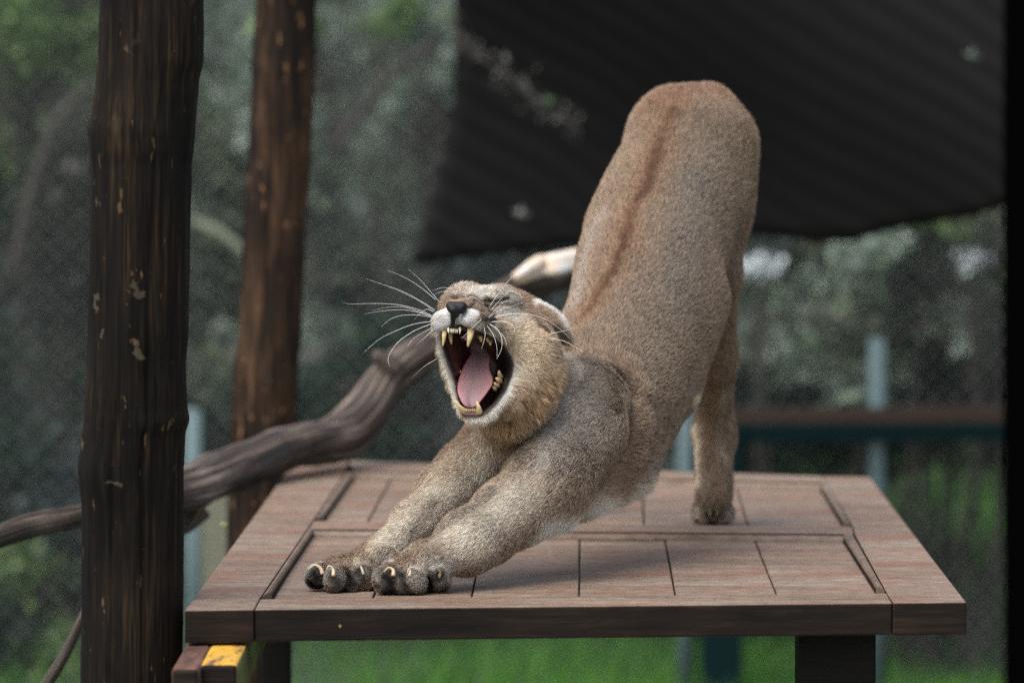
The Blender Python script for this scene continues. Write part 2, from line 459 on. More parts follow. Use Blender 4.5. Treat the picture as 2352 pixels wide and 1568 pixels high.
tag(g, 'bright green grass covering the ground beyond the fence, strongest on the right', 'grass')

# ------------------------------------------------------------------ shade net
M = Nodes('shade_net')
tc = M.n('ShaderNodeTexCoord'); dp = M.n('ShaderNodeVectorMath', operation='DOT_PRODUCT'); dp.inputs[1].default_value = (0.52, 0.0, 0.854)
M.l(tc.outputs['Object'], dp.inputs[0])
wob = M.noise(M.coord((1, 1, 1)), 2.0, 3, 0.5)
sn = M.math('SINE', M.math('MULTIPLY', M.math('ADD', dp.outputs['Value'], M.math('MULTIPLY', wob, 0.10)), 2 * math.pi / 0.062))
wfac = M.math('MULTIPLY', M.math('ADD', sn, 1.0), 0.5)
nn = M.noise(M.coord((1, 1, 1)), 1.6, 5, 0.6)
M.col(M.mix(wfac, (0.0062, 0.0058, 0.0058), M.ramp(nn, [(0.35, (0.0070, 0.0066, 0.0066)), (0.7, (0.0125, 0.0115, 0.0115))])))
M.rough(0.9); M.b.inputs['Specular IOR Level'].default_value = 0.1
NETP = [(1040, -160), (1046, 60), (1042, 230), (1018, 360), (985, 470), (948, 606), (1110, 588), (1330, 566), (1560, 552), (1730, 545), (1850, 552), (1960, 560), (2060, 530), (2240, 498), (2420, 420), (2420, -160)]
YN = 12.2
def net_point(u, v):
    p = P(u, v, YN); p.y += 0.10 * math.sin(p.x * 2.6) + 0.06 * math.sin(p.z * 5 + p.x * 3); return p
nv, nf = [], []
NU = 40; NV_ = 22
def bottom_at(u):
    low = [(948, 606), (1110, 588), (1330, 566), (1560, 552), (1730, 545), (1850, 556), (1960, 562), (2060, 530), (2240, 498), (2500, 400)]
    for (a, b), (c, d) in zip(low, low[1:]):
        if u <= c: return b + (d - b) * (u - a) / (c - a)
    return low[-1][1]
def left_at(v):
    lf = [(-200, 1040), (60, 1046), (230, 1042), (360, 1018), (470, 985), (620, 945)]
    for (a, b), (c, d) in zip(lf, lf[1:]):
        if v <= c: return b + (d - b) * max(0, (v - a) / (c - a))
    return lf[-1][1]
for i in range(NU + 1):
    for j in range(NV_ + 1):
        t = i / NU; s = j / NV_
        u0 = 1000 + t * 1500; vv = -200 + s * (bottom_at(max(u0, 948)) + 200)
        ul = left_at(vv); u = ul + t * (2500 - ul)
        vv = -200 + s * (bottom_at(u) + 200)
        nv.append(net_point(u, vv))
for i in range(NU):
    for j in range(NV_):
        a = i * (NV_ + 1) + j; nf.append((a, a + 1, a + NV_ + 2, a + NV_ + 1))
net = mesh_obj('shade_net', nv, nf, M.m, None, True)
sol = net.modifiers.new('t', 'SOLIDIFY'); sol.thickness = 0.004
tag(net, 'large dark shade net hanging behind the animal, sagging at its lower edge', 'shade net')
vt = empty('trailing_twig', P(1180, 190, 12.0)); tag(vt, 'thin leafy twig trailing down across the upper left part of the net', 'twig')
tp = [P(1030, 40, 12.0), P(1075, 110, 12.0), P(1150, 165, 12.0), P(1215, 215, 12.0), P(1275, 255, 12.0), P(1330, 300, 12.0)]
sg_, lf_ = [], []
for a_, b_ in zip(tp, tp[1:]):
    sg_.append((np.array(a_ - vt.location), np.array(b_ - vt.location), 0.006, 0.005))
    for _ in range(26): lf_.append(np.array(a_.lerp(b_, frng.random()) - vt.location) + frng.normal(size=3) * 0.018)
sticks_mesh('stem', sg_, MAT_TWIG, vt); leaves_mesh('foliage', np.array(lf_), 0.011, LEAF['dry'], vt)
def scrap(label, u, v, Y, r, mat, name='leaf_litter'):
    c = P(u, v, Y); vs, fs = [], []
    n = 9
    for k in range(n):
        a = 2 * math.pi * k / n; q = S(r, Y) * (0.75 + 0.35 * math.sin(3.1 * k + u))
        vs.append((math.cos(a) * q, 0.01 * math.sin(2 * a), math.sin(a) * q * .9))
    vs.append((0, -0.012, 0)); fs = [(k, (k + 1) % n, n) for k in range(n)]
    o = mesh_obj(name, vs, fs, mat, None, True); o.location = c
    s = o.modifiers.new('t', 'SOLIDIFY'); s.thickness = 0.002
    return tag(o, label, 'leaf')
MAT_PALE = flat_mat('pale_dry_leaf', (0.34, 0.36, 0.36), 0.8)
scrap('pale round leaf stuck to the net left of the rump', 1196, 490, YN - .2, 19, flat_mat('dim_leaf', (0.16, 0.16, 0.15), .8))
scrap('small green leaf on the net above the branch of twigs', 1262, 236, YN - .2, 22, flat_mat('dim_green_leaf', (0.035, 0.075, 0.03), .8))
scrap('greenish oval leaf on the net in the upper right corner', 2232, 128, YN - .2, 20, flat_mat('dim_green_leaf_b', (0.09, 0.12, 0.09), .8))
# pale flower heads among the far shrubs
for lab, u, v, r in (('whitish flower clump right of the rump, under the net', 1745, 615, 36), ('whitish flower clump beside the sprig near the black post', 2240, 600, 26)):
    rt = empty('flower_clump', P(u, v, 13.6)); tag(rt, lab, 'flowers', 'pale flower clumps')
    q = frng.normal(size=(260, 3)) * np.array((S(r, 13.4), 0.05, S(r * .55, 13.4))) * .6
    leaves_mesh('petals', q, 0.012, flat_mat('pale_petal', (0.50, 0.56, 0.58), .7), rt, 0.8)
    sticks_mesh('stems', [(np.array((frng.normal() * .02, 0, -0.6)), q[k], .003, .002) for k in range(8)], MAT_TWIG, rt)

# ------------------------------------------------------------------ fence and rails
MAT_GALV = flat_mat('galvanised_pipe', (0.115, 0.165, 0.175), 0.8, 0.1)
MAT_TEAL = flat_mat('teal_paint', (0.0020, 0.012, 0.014), 0.8, 0.1)
MAT_BROWN = flat_mat('brown_rail_paint', (0.055, 0.038, 0.030), 0.8, 0.15)
def pole(name, u, v0, v1, Y, r, mat, du=0):
    a = P(u, v0, Y); b = P(u + du, v1, Y)
    b.z = min(b.z, 0.0) if v1 > 1500 else b.z
    return a, b
def cyl(name, a, b, r, mat, parent=None, n=14):
    a, b = Vector(a), Vector(b); t = (b - a).normalized(); x = t.cross(Vector((0.1, 1, 0.2))).normalized(); y = t.cross(x)
    off = parent.location if parent else Vector((0, 0, 0))
    vs = []
    for p in (a, b):
        for k in range(n):
            g = 2 * math.pi * k / n; vs.append(p - off + x * math.cos(g) * r + y * math.sin(g) * r)
    fs = [(k, (k + 1) % n, (k + 1) % n + n, k + n) for k in range(n)] + [tuple(range(n))[::-1], tuple(range(n, 2 * n))]
    o = mesh_obj(name, vs, fs, mat, parent)
    for p in o.data.polygons: p.use_smooth = len(p.vertices) == 4
    return o
def boxo(name, lo, hi, mat, parent=None, bevel=0.003):
    off = parent.location if parent else Vector((0, 0, 0))
    vs = [Vector((x, y, z)) - off for z in (lo[2], hi[2]) for y in (lo[1], hi[1]) for x in (lo[0], hi[0])]
    fs = [(0, 2, 3, 1), (4, 5, 7, 6), (0, 1, 5, 4), (2, 6, 7, 3), (0, 4, 6, 2), (1, 3, 7, 5)]
    o = mesh_obj(name, vs, fs, mat, parent)
    if bevel:
        b = o.modifiers.new('b', 'BEVEL'); b.width = bevel; b.segments = 2
    return o
YF = 13.0
fence = empty('wire_fence', (0, YF, 0)); tag(fence, 'chain-link fence with pale pipe posts and a teal lower rail, behind the platform', 'fence')
for u, v0 in ((2015, 778), (1576, 880), (443, 940)):
    a = P(u, v0, YF); b = Vector((a.x, YF, 0)); cyl('fence_post', a, b, S(19, YF), MAT_GALV, fence)
def hrail(name, u0, va0, va1, u1, vb0, vb1, Y, mat, th=0.05):
    p0, p1, q0, q1 = P(u0, va0, Y), P(u0, va1, Y), P(u1, vb0, Y), P(u1, vb1, Y)
    vs = [p1, q1, q0, p0]; vs = vs + [v_ + Vector((0, th, 0)) for v_ in vs]
    off = fence.location
    return mesh_obj(name, [v_ - off for v_ in vs], [(0, 1, 2, 3), (7, 6, 5, 4), (0, 4, 5, 1), (1, 5, 6, 2), (2, 6, 7, 3), (3, 7, 4, 0)], mat, fence)
hrail('lower_rail', 1612, 978, 1016, 2700, 972, 1010, YF - 0.12, MAT_TEAL)
hrail('rail', 1612, 940, 972, 2700, 930, 966, YF - 0.05, MAT_BROWN)
o = boxo('square_post', P(1612, 0, YF - .13) * Vector((1, 0, 0)) + Vector((0, YF - .13, 0)) if False else (P(1610, 900, YF).x, YF - .14, 0), (P(1700, 900, YF).x, YF - .06, P(1650, 985, YF).z), MAT_TEAL, fence)
segs = []
x0, x1, z0, z1 = -1.8, 2.2, 0.0, P(1000, -120, YF).z
pitch = 0.055
k = x0 - (z1 - z0)
while k < x1:
    for sgn in (1, -1):
        xa, xb = (k, k + (z1 - z0)) if sgn > 0 else (k + (z1 - z0), k)
        segs.append((np.array((xa, YF + 0.03 + .004 * sgn, z0)) - np.array(fence.location), np.array((xb, YF + 0.03 + .004 * sgn, z1)) - np.array(fence.location), 0.0014, 0.0014))
    k += pitch
wm = sticks_mesh('wire_mesh', segs, flat_mat('fence_wire', (0.095, 0.115, 0.115), 0.7, 0.1), fence, 4); wm['kind'] = 'stuff'
wall = boxo('garden_wall', (P(462, 1000, 13.3).x, 13.3, 0), (P(528, 1000, 13.3).x, 13.42, P(490, 1060, 13.3).z), flat_mat('beige_render', (0.20, 0.20, 0.14), 0.9))
tag(wall, 'narrow beige wall stub seen left of the platform between the two posts', 'wall')

# ------------------------------------------------------------------ upright posts
def log(name, rows, Y, mat, label, cat='post', nseg=120, seed=0, vstep=9, bumps=1.0):
    """rows: (v, u_left, u_right) outline; a round, cracked timber post"""
    vs, fs = [], []
    v0, v1 = rows[0][0], rows[-1][0]
    N = int((v1 - v0) / vstep)
    prev = None
    base = Vector((P((rows[-1][1] + rows[-1][2]) / 2, 784, Y).x, Y, 0))
    ph = [(random.uniform(0, 6.28), random.choice([3, 5, 7, 9, 13, 19, 27, 34])) for _ in range(9)]
    for i in range(N + 1):
        v = v0 + (v1 - v0) * i / N
        for (a, l0, r0), (b, l1, r1) in zip(rows, rows[1:]):
            if v <= b + 1e-6: break
        t = (v - a) / (b - a); t = t * t * (3 - 2 * t)
        l = l0 + (l1 - l0) * t; r = r0 + (r1 - r0) * t
        c = P((l + r) / 2, v, Y); R_ = S((r - l) / 2, Y)
        for s in range(nseg):
            g = 2 * math.pi * s / nseg
            q = 0
            for (p_, f_) in ph: q += math.sin(f_ * g + p_ + 0.7 * math.sin(c.z * (1.1 + f_ * .07) + p_)) / (f_ ** 0.5)
            crack = max(0, math.sin(g * 2 + 0.5 * math.sin(c.z * 1.5) + 2.6 + seed)) ** 160 * max(0, math.sin(c.z * 1.3 + seed)) ** .5 + 0.6 * max(0, math.sin(3 * g + 1 + 0.5 * math.sin(c.z * 2.1 + seed))) ** 200
            rr = R_ * (1 + 0.005 * bumps * q - 0.10 * crack)
            vs.append(Vector((c.x + math.cos(g) * rr, Y + math.sin(g) * rr, c.z)) - base)
    for i in range(N):
        for s in range(nseg):
            a = i * nseg + s; b = i * nseg + (s + 1) % nseg
            fs.append((a, a + nseg, b + nseg, b))
    fs.append(tuple(range(nseg))); fs.append(tuple(N * nseg + k for k in range(nseg))[::-1])
    # foot down to the ground
    lr = [vs[N * nseg + k] for k in range(nseg)]; m = len(vs)
    for p in lr: vs.append(Vector((p.x, p.y, -0.05)))
    fs.pop()
    for k in range(nseg): fs.append((N * nseg + k, m + k, m + (k + 1) % nseg, N * nseg + (k + 1) % nseg))
    o = mesh_obj(name, vs, fs, mat, None, True); o.location = base
    return tag(o, label, cat)
random.seed(4)
log('wooden_post', [(-900, 236, 470), (0, 229, 466), (60, 226, 467), (130, 224, 466), (200, 218, 455), (255, 211, 450), (300, 200, 447), (335, 202, 444), (384, 207, 439), (576, 205, 435), (749, 200, 432),
                    (847, 198, 426), (930, 193, 429), (962, 191, 434), (1000, 187, 424), (1077, 177, 421), (1169, 186, 421), (1399, 186, 420), (1568, 184, 417), (1640, 184, 417)], 6.62, MAT_POST,
    'thick dark-stained round timber post standing at the front left corner of the platform', seed=1.0)
log('wooden_post', [(-900, 610, 742), (0, 588, 726), (120, 580, 725), (154, 576, 724), (185, 578, 722), (336, 571, 715), (528, 557, 703), (749, 549, 693), (847, 536, 686), (975, 527, 681), (1240, 520, 678), (1640, 505, 665)],
    9.25, MAT_POST2, 'thinner brown post with orange-worn patches, behind the fallen branch', seed=2.2)
log('wooden_post', [(-500, 2306, 2560), (700, 2304, 2558), (1640, 2306, 2555)], 5.0, flat_mat('black_post', (0.0010, 0.0010, 0.0010), 1.0, 0.0), 'black post cut off by the right edge of the picture', seed=0.4)

# ------------------------------------------------------------------ fallen branch
def limb(name, pts_, mat, parent, nseg=28, sub=10, knots=1.0, seed=0.0):
    """pts_: (u, v, Y, r px); a knotted limb with ridges running along it and UVs along its length"""
    ctr_ = [P(*p[:3]) for p in pts_]; rad_ = [S(p[3], p[2]) for p in pts_]
    path, rr = [], []
    pp = [2 * ctr_[0] - ctr_[1]] + ctr_ + [2 * ctr_[-1] - ctr_[-2]]
    for i in range(len(ctr_) - 1):
        for j in range(sub):
            t = j / sub
            a, b, c, d = pp[i:i + 4]
            path.append(0.5 * ((2 * b) + (c - a) * t + (2 * a - 5 * b + 4 * c - d) * t * t + (3 * b - a - 3 * c + d) * t ** 3)); rr.append(rad_[i] + (rad_[i + 1] - rad_[i]) * t)
    path.append(ctr_[-1]); rr.append(rad_[-1])
    vs, fs, uvs = [], [], []
    off = parent.location if parent else Vector((0, 0, 0))
    prev = Vector((0, 1, 0)); L_ = 0
    for i, p in enumerate(path):
        t = (path[min(i + 1, len(path) - 1)] - path[max(i - 1, 0)]).normalized()
        x = (prev - t * prev.dot(t)).normalized(); y = t.cross(x); prev = x
        if i: L_ += (p - path[i - 1]).length
        for s in range(nseg):
            g = 2 * math.pi * s / nseg; tw = g + L_ * 1.1
            q = 1 + knots * (0.11 * math.sin(3 * tw + seed + L_ * 1.5) + 0.07 * abs(math.sin(4 * tw + 1.3 + seed + L_ * 2)) - 0.10 * max(0, math.sin(5 * tw + seed * 2)) ** 6
                             + 0.05 * math.sin(L_ * 19 + seed) * math.cos(g - 1) + 0.04 * math.sin(L_ * 41 + 2 * g))
            vs.append(p + (x * math.cos(g) + y * math.sin(g)) * rr[i] * q - off); uvs.append((L_, g / (2 * math.pi)))
    for i in range(len(path) - 1):
        for s in range(nseg):
            a = i * nseg + s; b = i * nseg + (s + 1) % nseg; fs.append((a, b, b + nseg, a + nseg))
    fs.append(tuple(range(nseg))[::-1]); fs.append(tuple((len(path) - 1) * nseg + k for k in range(nseg)))
    o = mesh_obj(name, vs, fs, mat, parent, True)
    ul = o.data.uv_layers.new(name='UVMap')
    for poly in o.data.polygons:
        wrap = any(uvs[o.data.loops[li].vertex_index][1] > 0.9 for li in poly.loop_indices)
        for li in poly.loop_indices:
            uu, vv = uvs[o.data.loops[li].vertex_index]
            if wrap and vv < 0.1: vv += 1
            ul.data[li].uv = (uu, vv)
    return o
br = empty('fallen_branch', P(790, 1060, 8.9)); tag(br, 'long bent dead branch leaning across the back left corner of the platform', 'branch')
limb('limb', [(-60, 1252, 7.7, 25), (60, 1208, 7.75, 27), (180, 1182, 7.8, 26), (300, 1155, 8.0, 38), (425, 1128, 8.2, 50), (550, 1072, 8.45, 50), (690, 1020, 8.7, 47), (780, 1000, 8.85, 54), (838, 950, 8.9, 50),
              (880, 880, 8.95, 46), (930, 830, 8.97, 44), (1010, 780, 9.0, 38), (1090, 720, 9.05, 34), (1170, 672, 9.1, 33), (1250, 640, 9.15, 36), (1340, 612, 9.2, 36), (1450, 590, 9.25, 30)], MAT_BRANCH, br)
limb('stub', [(905, 850, 8.93, 26), (880, 826, 8.92, 20), (862, 812, 8.91, 12)], MAT_BRANCH, br, 16, 5, 1.6, 1)
limb('stub', [(440, 1170, 8.2, 40), (425, 1205, 8.18, 22), (415, 1225, 8.15, 8)], MAT_BRANCH, br, 16, 5, 1.4, 2)
MAT_RAW = Nodes('raw_split_wood'); M = MAT_RAW
M.col(M.ramp(M.noise(M.coord((8, 8, 8)), 3, 4), [(0.4, (0.62, 0.50, 0.38)), (0.6, (0.72, 0.70, 0.68))])); M.rough(0.7); MAT_RAW = M.m
for k, (pp_, lab) in enumerate(((((1180, 640, 9.07, 10), (1205, 628, 9.07, 17), (1232, 612, 9.07, 22), (1262, 604, 9.10, 14)), 0), (((1236, 606, 9.10, 14), (1265, 612, 9.08, 24), (1295, 606, 9.10, 22), (1345, 596, 9.15, 22)), 0))):
    limb('split_wood', pp_, MAT_RAW, br, 14, 5, 2.2, k * 2.0)
tb_ = empty('thin_branch', P(150, 1568, 7.6)); tag(tb_, 'thin bare branch slanting down in the lower left corner behind the thick post', 'branch')
limb('limb', [(215, 1370, 7.6, 9), (185, 1425, 7.6, 11), (150, 1500, 7.6, 12), (100, 1580, 7.6, 13), (20, 1700, 7.6, 14)], MAT_BRANCH, tb_, 12, 5, 1.0, 3)

# ------------------------------------------------------------------ the platform: an old panelled door laid flat
plat = empty('platform', G(1300, 1240)); plat.location.z = 0
tag(plat, 'old panelled wooden door laid flat as a platform, carrying the puma', 'platform')
T = TOP; B = TOP - 0.042
kw = dict(dark_side=MAT_EDGE)
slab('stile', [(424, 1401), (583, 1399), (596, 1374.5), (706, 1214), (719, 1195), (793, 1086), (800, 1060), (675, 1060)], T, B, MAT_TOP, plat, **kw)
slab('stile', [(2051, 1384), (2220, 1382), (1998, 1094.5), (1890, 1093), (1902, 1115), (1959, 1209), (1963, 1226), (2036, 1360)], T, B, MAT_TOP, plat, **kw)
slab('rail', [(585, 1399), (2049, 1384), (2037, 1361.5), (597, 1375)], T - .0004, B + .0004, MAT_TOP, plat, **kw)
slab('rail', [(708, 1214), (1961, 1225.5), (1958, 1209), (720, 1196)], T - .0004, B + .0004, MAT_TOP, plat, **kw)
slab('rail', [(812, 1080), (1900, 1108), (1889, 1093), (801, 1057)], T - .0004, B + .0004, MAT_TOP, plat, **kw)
ZP = T - 0.011
# mouldings: sloped strips from the frame down to the panels
def mould(uo, ui, steep=False):
    """uo: outer edge on the frame (two points), ui: inner edge on the panel"""
    a, b = G(*uo[0], T), G(*uo[1], T); c, d = G(*ui[1], ZP), G(*ui[0], ZP)
    prof = [(0.0, 0.0), (0.01, -0.0055), (0.10, -0.0055), (0.16, 0.0008), (0.50, 0.0018), (0.74, -0.0002), (0.84, -0.0035), (0.86, -0.0105), (1.0, -0.0125)]
    if steep: prof = [(0.0, 0.0), (0.02, -0.0028), (0.12, -0.0032), (0.16, -0.0020), (0.45, -0.0028), (0.72, -0.0075), (0.76, -0.0105), (1.0, -0.0125)]
    vs, fs = [], []
    for (p, q) in ((a, d), (b, c)):
        for t, z in prof:
            r = p.lerp(q, t); vs.append(Vector((r.x, r.y, T + z)))
    n = len(prof)
    for i in range(n - 1): fs.append((i, i + n, i + n + 1, i + 1))
    bt = [Vector((v_.x, v_.y, T - 0.03)) for v_ in (vs[0], vs[n], vs[2 * n - 1], vs[n - 1])]
    m = len(vs); vs += bt
    fs += [(m, m + 1, n, 0), (n - 1, 2 * n - 1, m + 2, m + 3), (m + 3, m + 2, m + 1, m), tuple(range(n)) + (m + 3, m), tuple(range(2 * n - 1, n - 1, -1)) + (m + 1, m + 2)]
    o = mesh_obj('moulding', [v_ - plat.location for v_ in vs], fs, MAT_MOULD, plat)
    o.data.materials.append(MAT_EDGE)                                  # dark faces paint in the shade lines of the two narrow grooves
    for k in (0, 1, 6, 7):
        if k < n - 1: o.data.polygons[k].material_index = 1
    return o
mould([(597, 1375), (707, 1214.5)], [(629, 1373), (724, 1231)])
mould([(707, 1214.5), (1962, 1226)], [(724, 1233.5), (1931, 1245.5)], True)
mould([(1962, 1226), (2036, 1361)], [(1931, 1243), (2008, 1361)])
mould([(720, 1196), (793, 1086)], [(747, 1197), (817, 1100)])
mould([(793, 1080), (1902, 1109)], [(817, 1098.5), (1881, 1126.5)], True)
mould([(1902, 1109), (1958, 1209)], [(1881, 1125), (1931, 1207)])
def boards(fu, fv, bu, bv):
    for i in range(len(fu) - 1):
        g = 1.7
        f0, f1, b0, b1 = fu[i] + g, fu[i + 1] - g, bu[i] + g, bu[i + 1] - g
        dz = random.uniform(-0.0007, 0.0007)
        slab('board', [(f0, fv(f0)), (f1, fv(f1)), (b1, bv(b1)), (b0, bv(b0))], ZP + dz, T - 0.03, MAT_TOP, plat, 0.0022, uvz=ZP)
fu = [625, 855, 1082, 1330, 1552, 1785, 2016]; bu = [712 + (u - 628) * .883 for u in fu]
boards(fu, lambda u: 1378 - (u - 600) * .0095, bu, lambda u: 1233 + (u - 720) * .0098 - 3)
fu = [740, 842, 1050, 1262, 1480, 1720, 1940]; s_ = (1890 - 808) / (1940 - 740); bu = [808 + (u - 740) * s_ for u in fu]
boards(fu, lambda u: 1201 + (u - 740) * .010, bu, lambda u: 1094 + (u - 808) * .0262)
# legs and braces below
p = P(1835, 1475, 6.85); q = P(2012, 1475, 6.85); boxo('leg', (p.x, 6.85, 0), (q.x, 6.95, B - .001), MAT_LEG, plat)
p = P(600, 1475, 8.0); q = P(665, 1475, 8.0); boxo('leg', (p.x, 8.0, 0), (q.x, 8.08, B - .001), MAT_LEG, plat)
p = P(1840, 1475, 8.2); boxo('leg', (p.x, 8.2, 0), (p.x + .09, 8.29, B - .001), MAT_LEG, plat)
MAT_YEL = Nodes('worn_yellow_paint'); M = MAT_YEL
n1 = M.noise(M.coord((6, 1.2, 6)), 7, 6, .7)
M.col(M.ramp(n1, [(0.36, (0.10, 0.055, 0.03)), (0.46, (0.50, 0.28, 0.03)), (0.7, (0.62, 0.38, 0.05))])); M.rough(.6); MAT_YEL = M.m
MAT_YG = Nodes('green_yellow_side'); M = MAT_YG
M.col(M.ramp(M.noise(M.coord((5, 1.0, 12)), 6, 6, .7), [(0.3, (0.07, 0.065, 0.02)), (0.7, (0.20, 0.19, 0.05))])); M.rough(.75); MAT_YG = M.m
MAT_RB = Nodes('red_brown_bearer'); M = MAT_RB
M.col(M.ramp(M.noise(M.coord((20, 3, 20)), 3, 5), [(0.35, (0.045, 0.020, 0.014)), (0.65, (0.15, 0.065, 0.042))])); M.rough(.7); MAT_RB = M.m
def beam(u0, u1, v, vlow, label, mat, side, end):
    z = B - 0.004; a = G(u0, v, z); b = G(u1, v, z); z2 = P(u0, vlow, a.y).z
    o = boxo('bearer_beam', (a.x, a.y, z2), (b.x, 9.0, z), mat, None, 0.005)
    o.data.materials.append(side); o.data.materials.append(end)
    for f in o.data.polygons:
        if abs(f.normal.x) > .5: f.material_index = 1
        elif f.normal.y < -.5: f.material_index = 2
    return tag(o, label, 'beam')
beam(394, 457, 1534, 1640, 'reddish brown bearer beam under the platform beside the yellow one', MAT_RB, MAT_RB, MAT_EDGE)
beam(460, 546, 1524, 1632, 'bearer beam with worn yellow paint on its top, under the platform', MAT_YEL, MAT_YG, MAT_EDGE)
# small things
def leaflet(label, u, v, Y, px, mat, grp=None):
    c = P(u, v, Y); r = S(px, Y)
    vs = [(-r, 0, 0), (-r * .3, -.3 * r, r * .45), (r * .4, -.3 * r, r * .4), (r, 0, .1 * r), (r * .4, .1 * r, -r * .35), (-r * .3, .1 * r, -r * .4)]
    o = mesh_obj('leaf', vs, [(0, 5, 4, 3, 2, 1)], mat, None); o.location = c
    s = o.modifiers.new('t', 'SOLIDIFY'); s.thickness = 0.001
    return tag(o, label, 'leaf', grp)
MAT_GL = flat_mat('fresh_leaf', (0.30, 0.42, 0.08), .6)
g_ = G(1886, 1121, ZP); o = leaflet('tiny yellow-green leaf lying in the far right corner of the rear panel', 1886, 1118, g_.y, 8, MAT_GL); o.location.z = ZP + .004
leaflet('pale yellow bud against the second post, left of the platform', 514, 1204, 7.9, 9, flat_mat('yellow_bud', (0.55, 0.55, 0.2), .6))

for u_, v_, c_, lb in ((552, 1443, (0.40, 0.20, 0.17), 'small pink paint chip on the dark front edge, near the left joint'), (781, 1437, (0.25, 0.17, 0.06), 'tiny yellowish speck on the dark front edge')):
    yy_ = G(u_, 1399, TOP).y - 0.0012
    c0 = P(u_, v_, yy_)
    vs_ = [(math.cos(a_) * .0022 * (1 + .3 * math.sin(3 * a_)), 0, math.sin(a_) * .0055) for a_ in [k * math.pi / 5 for k in range(10)]]
    if u_ > 600: vs_ = [(x * .8, y, z * .35) for x, y, z in vs_]
    o = mesh_obj('paint_chip', vs_, [tuple(range(10))], flat_mat('chip_paint', c_, .8), plat); o.location = c0 - plat.location
    o['label'] = lb
    so = o.modifiers.new('t', 'SOLIDIFY'); so.thickness = 0.0008
# ================================================================== the puma
# An implicit body: capsules and ellipsoids blended smoothly on a grid, then turned into one mesh.
def grid_axis(lo, hi, flo, fhi, fine, coarse):
    a = list(np.arange(flo, fhi, fine))
    x, s = flo, fine
    left = []
    while x > lo:
        s = min(s * 1.12, coarse); x -= s; left.append(x)
    x, s = a[-1], fine
    right = []
    while x < hi:
        s = min(s * 1.12, coarse); x += s; right.append(x)
    return np.array(left[::-1] + a + right, np.float32)

class Cap:
    def __init__(s, a, b, ra, rb, k=0.02, flow=None, wax=None, wf=1.0):
        s.a = np.array(a, np.float32); s.b = np.array(b, np.float32)
        s.ra, s.rb, s.k = ra, rb, k
        s.wf = wf
        s.w = None if wax is None else np.array(Vector(wax).normalized(), np.float32)
        f = (s.b - s.a) if flow is None else np.array(flow, np.float32)
        n = np.linalg.norm(f); s.flow = f / n if n > 1e-6 else np.zeros(3, np.float32)
    def bounds(s):
        r = max(s.ra, s.rb) * max(s.wf, 1)
        return np.minimum(s.a, s.b) - r, np.maximum(s.a, s.b) + r
    def d(s, x, y, z):
        ba = s.b - s.a
        L = float(ba @ ba)
        px, py, pz = x - s.a[0], y - s.a[1], z - s.a[2]
        if L > 1e-10:
            t = np.clip((px * ba[0] + py * ba[1] + pz * ba[2]) / L, 0, 1)
            px = px - t * ba[0]; py = py - t * ba[1]; pz = pz - t * ba[2]
        else:
            t = 0.0
        if s.w is not None:
            q = (px * s.w[0] + py * s.w[1] + pz * s.w[2]) * (1 / s.wf - 1)
            px = px + q * s.w[0]; py = py + q * s.w[1]; pz = pz + q * s.w[2]
        return np.sqrt(px * px + py * py + pz * pz) - (s.ra + (s.rb - s.ra) * t)

class Ell:
    def __init__(s, c, ax, r, k=0.02, flow=(0, 0, 0)):
        s.c = np.array(c, np.float32); s.r = np.array(r, np.float32); s.k = k
        X = Vector(ax[0]).normalized(); Z = X.cross(Vector(ax[1])).normalized(); Yv = Z.cross(X)
        s.m = np.array([X, Yv, Z], np.float32)
        f = np.array(flow, np.float32); n = np.linalg.norm(f); s.flow = f / n if n > 1e-6 else f
    def bounds(s):
        e = np.sqrt(((s.m * s.r[:, None]) ** 2).sum(0))
        return s.c - e, s.c + e
    def d(s, x, y, z):
        px, py, pz = x - s.c[0], y - s.c[1], z - s.c[2]
        k0 = 0; k1 = 0
        for i in range(3):
            q = (px * s.m[i, 0] + py * s.m[i, 1] + pz * s.m[i, 2]) / s.r[i]
            k0 = k0 + q * q; k1 = k1 + (q / s.r[i]) ** 2
        k0 = np.sqrt(k0); k1 = np.sqrt(k1) + 1e-9
        return k0 * (k0 - 1) / k1

class Field:
    def __init__(s, xs, ys, zs):
        s.xs, s.ys, s.zs = xs, ys, zs
        s.D = np.full((len(xs), len(ys), len(zs)), 0.5, np.float32)
    def sl(s, lo, hi):
        r = []
        for a, l, h in zip((s.xs, s.ys, s.zs), lo, hi):
            i = max(int(np.searchsorted(a, l)) - 1, 0); j = min(int(np.searchsorted(a, h)) + 1, len(a))
            r.append(slice(i, j))
        return tuple(r)
    def at(s, q):
        return s.xs[q[0]][:, None, None], s.ys[q[1]][None, :, None], s.zs[q[2]][None, None, :]
    def add(s, p):
        lo, hi = p.bounds(); m = p.k + 0.012
        q = s.sl(lo - m, hi + m)
        d = p.d(*s.at(q)); D = s.D[q]
        h = np.maximum(p.k - np.abs(D - d), 0)
        s.D[q] = np.minimum(D, d) - h * h / (4 * p.k)
    def cut(s, p, k=None):
        k = k or p.k
        lo, hi = p.bounds(); m = k + 0.012
        q = s.sl(lo - m, hi + m)
        d = -p.d(*s.at(q)); D = s.D[q]
        h = np.maximum(k - np.abs(D - d), 0)
        s.D[q] = np.maximum(D, d) + h * h / (4 * k)

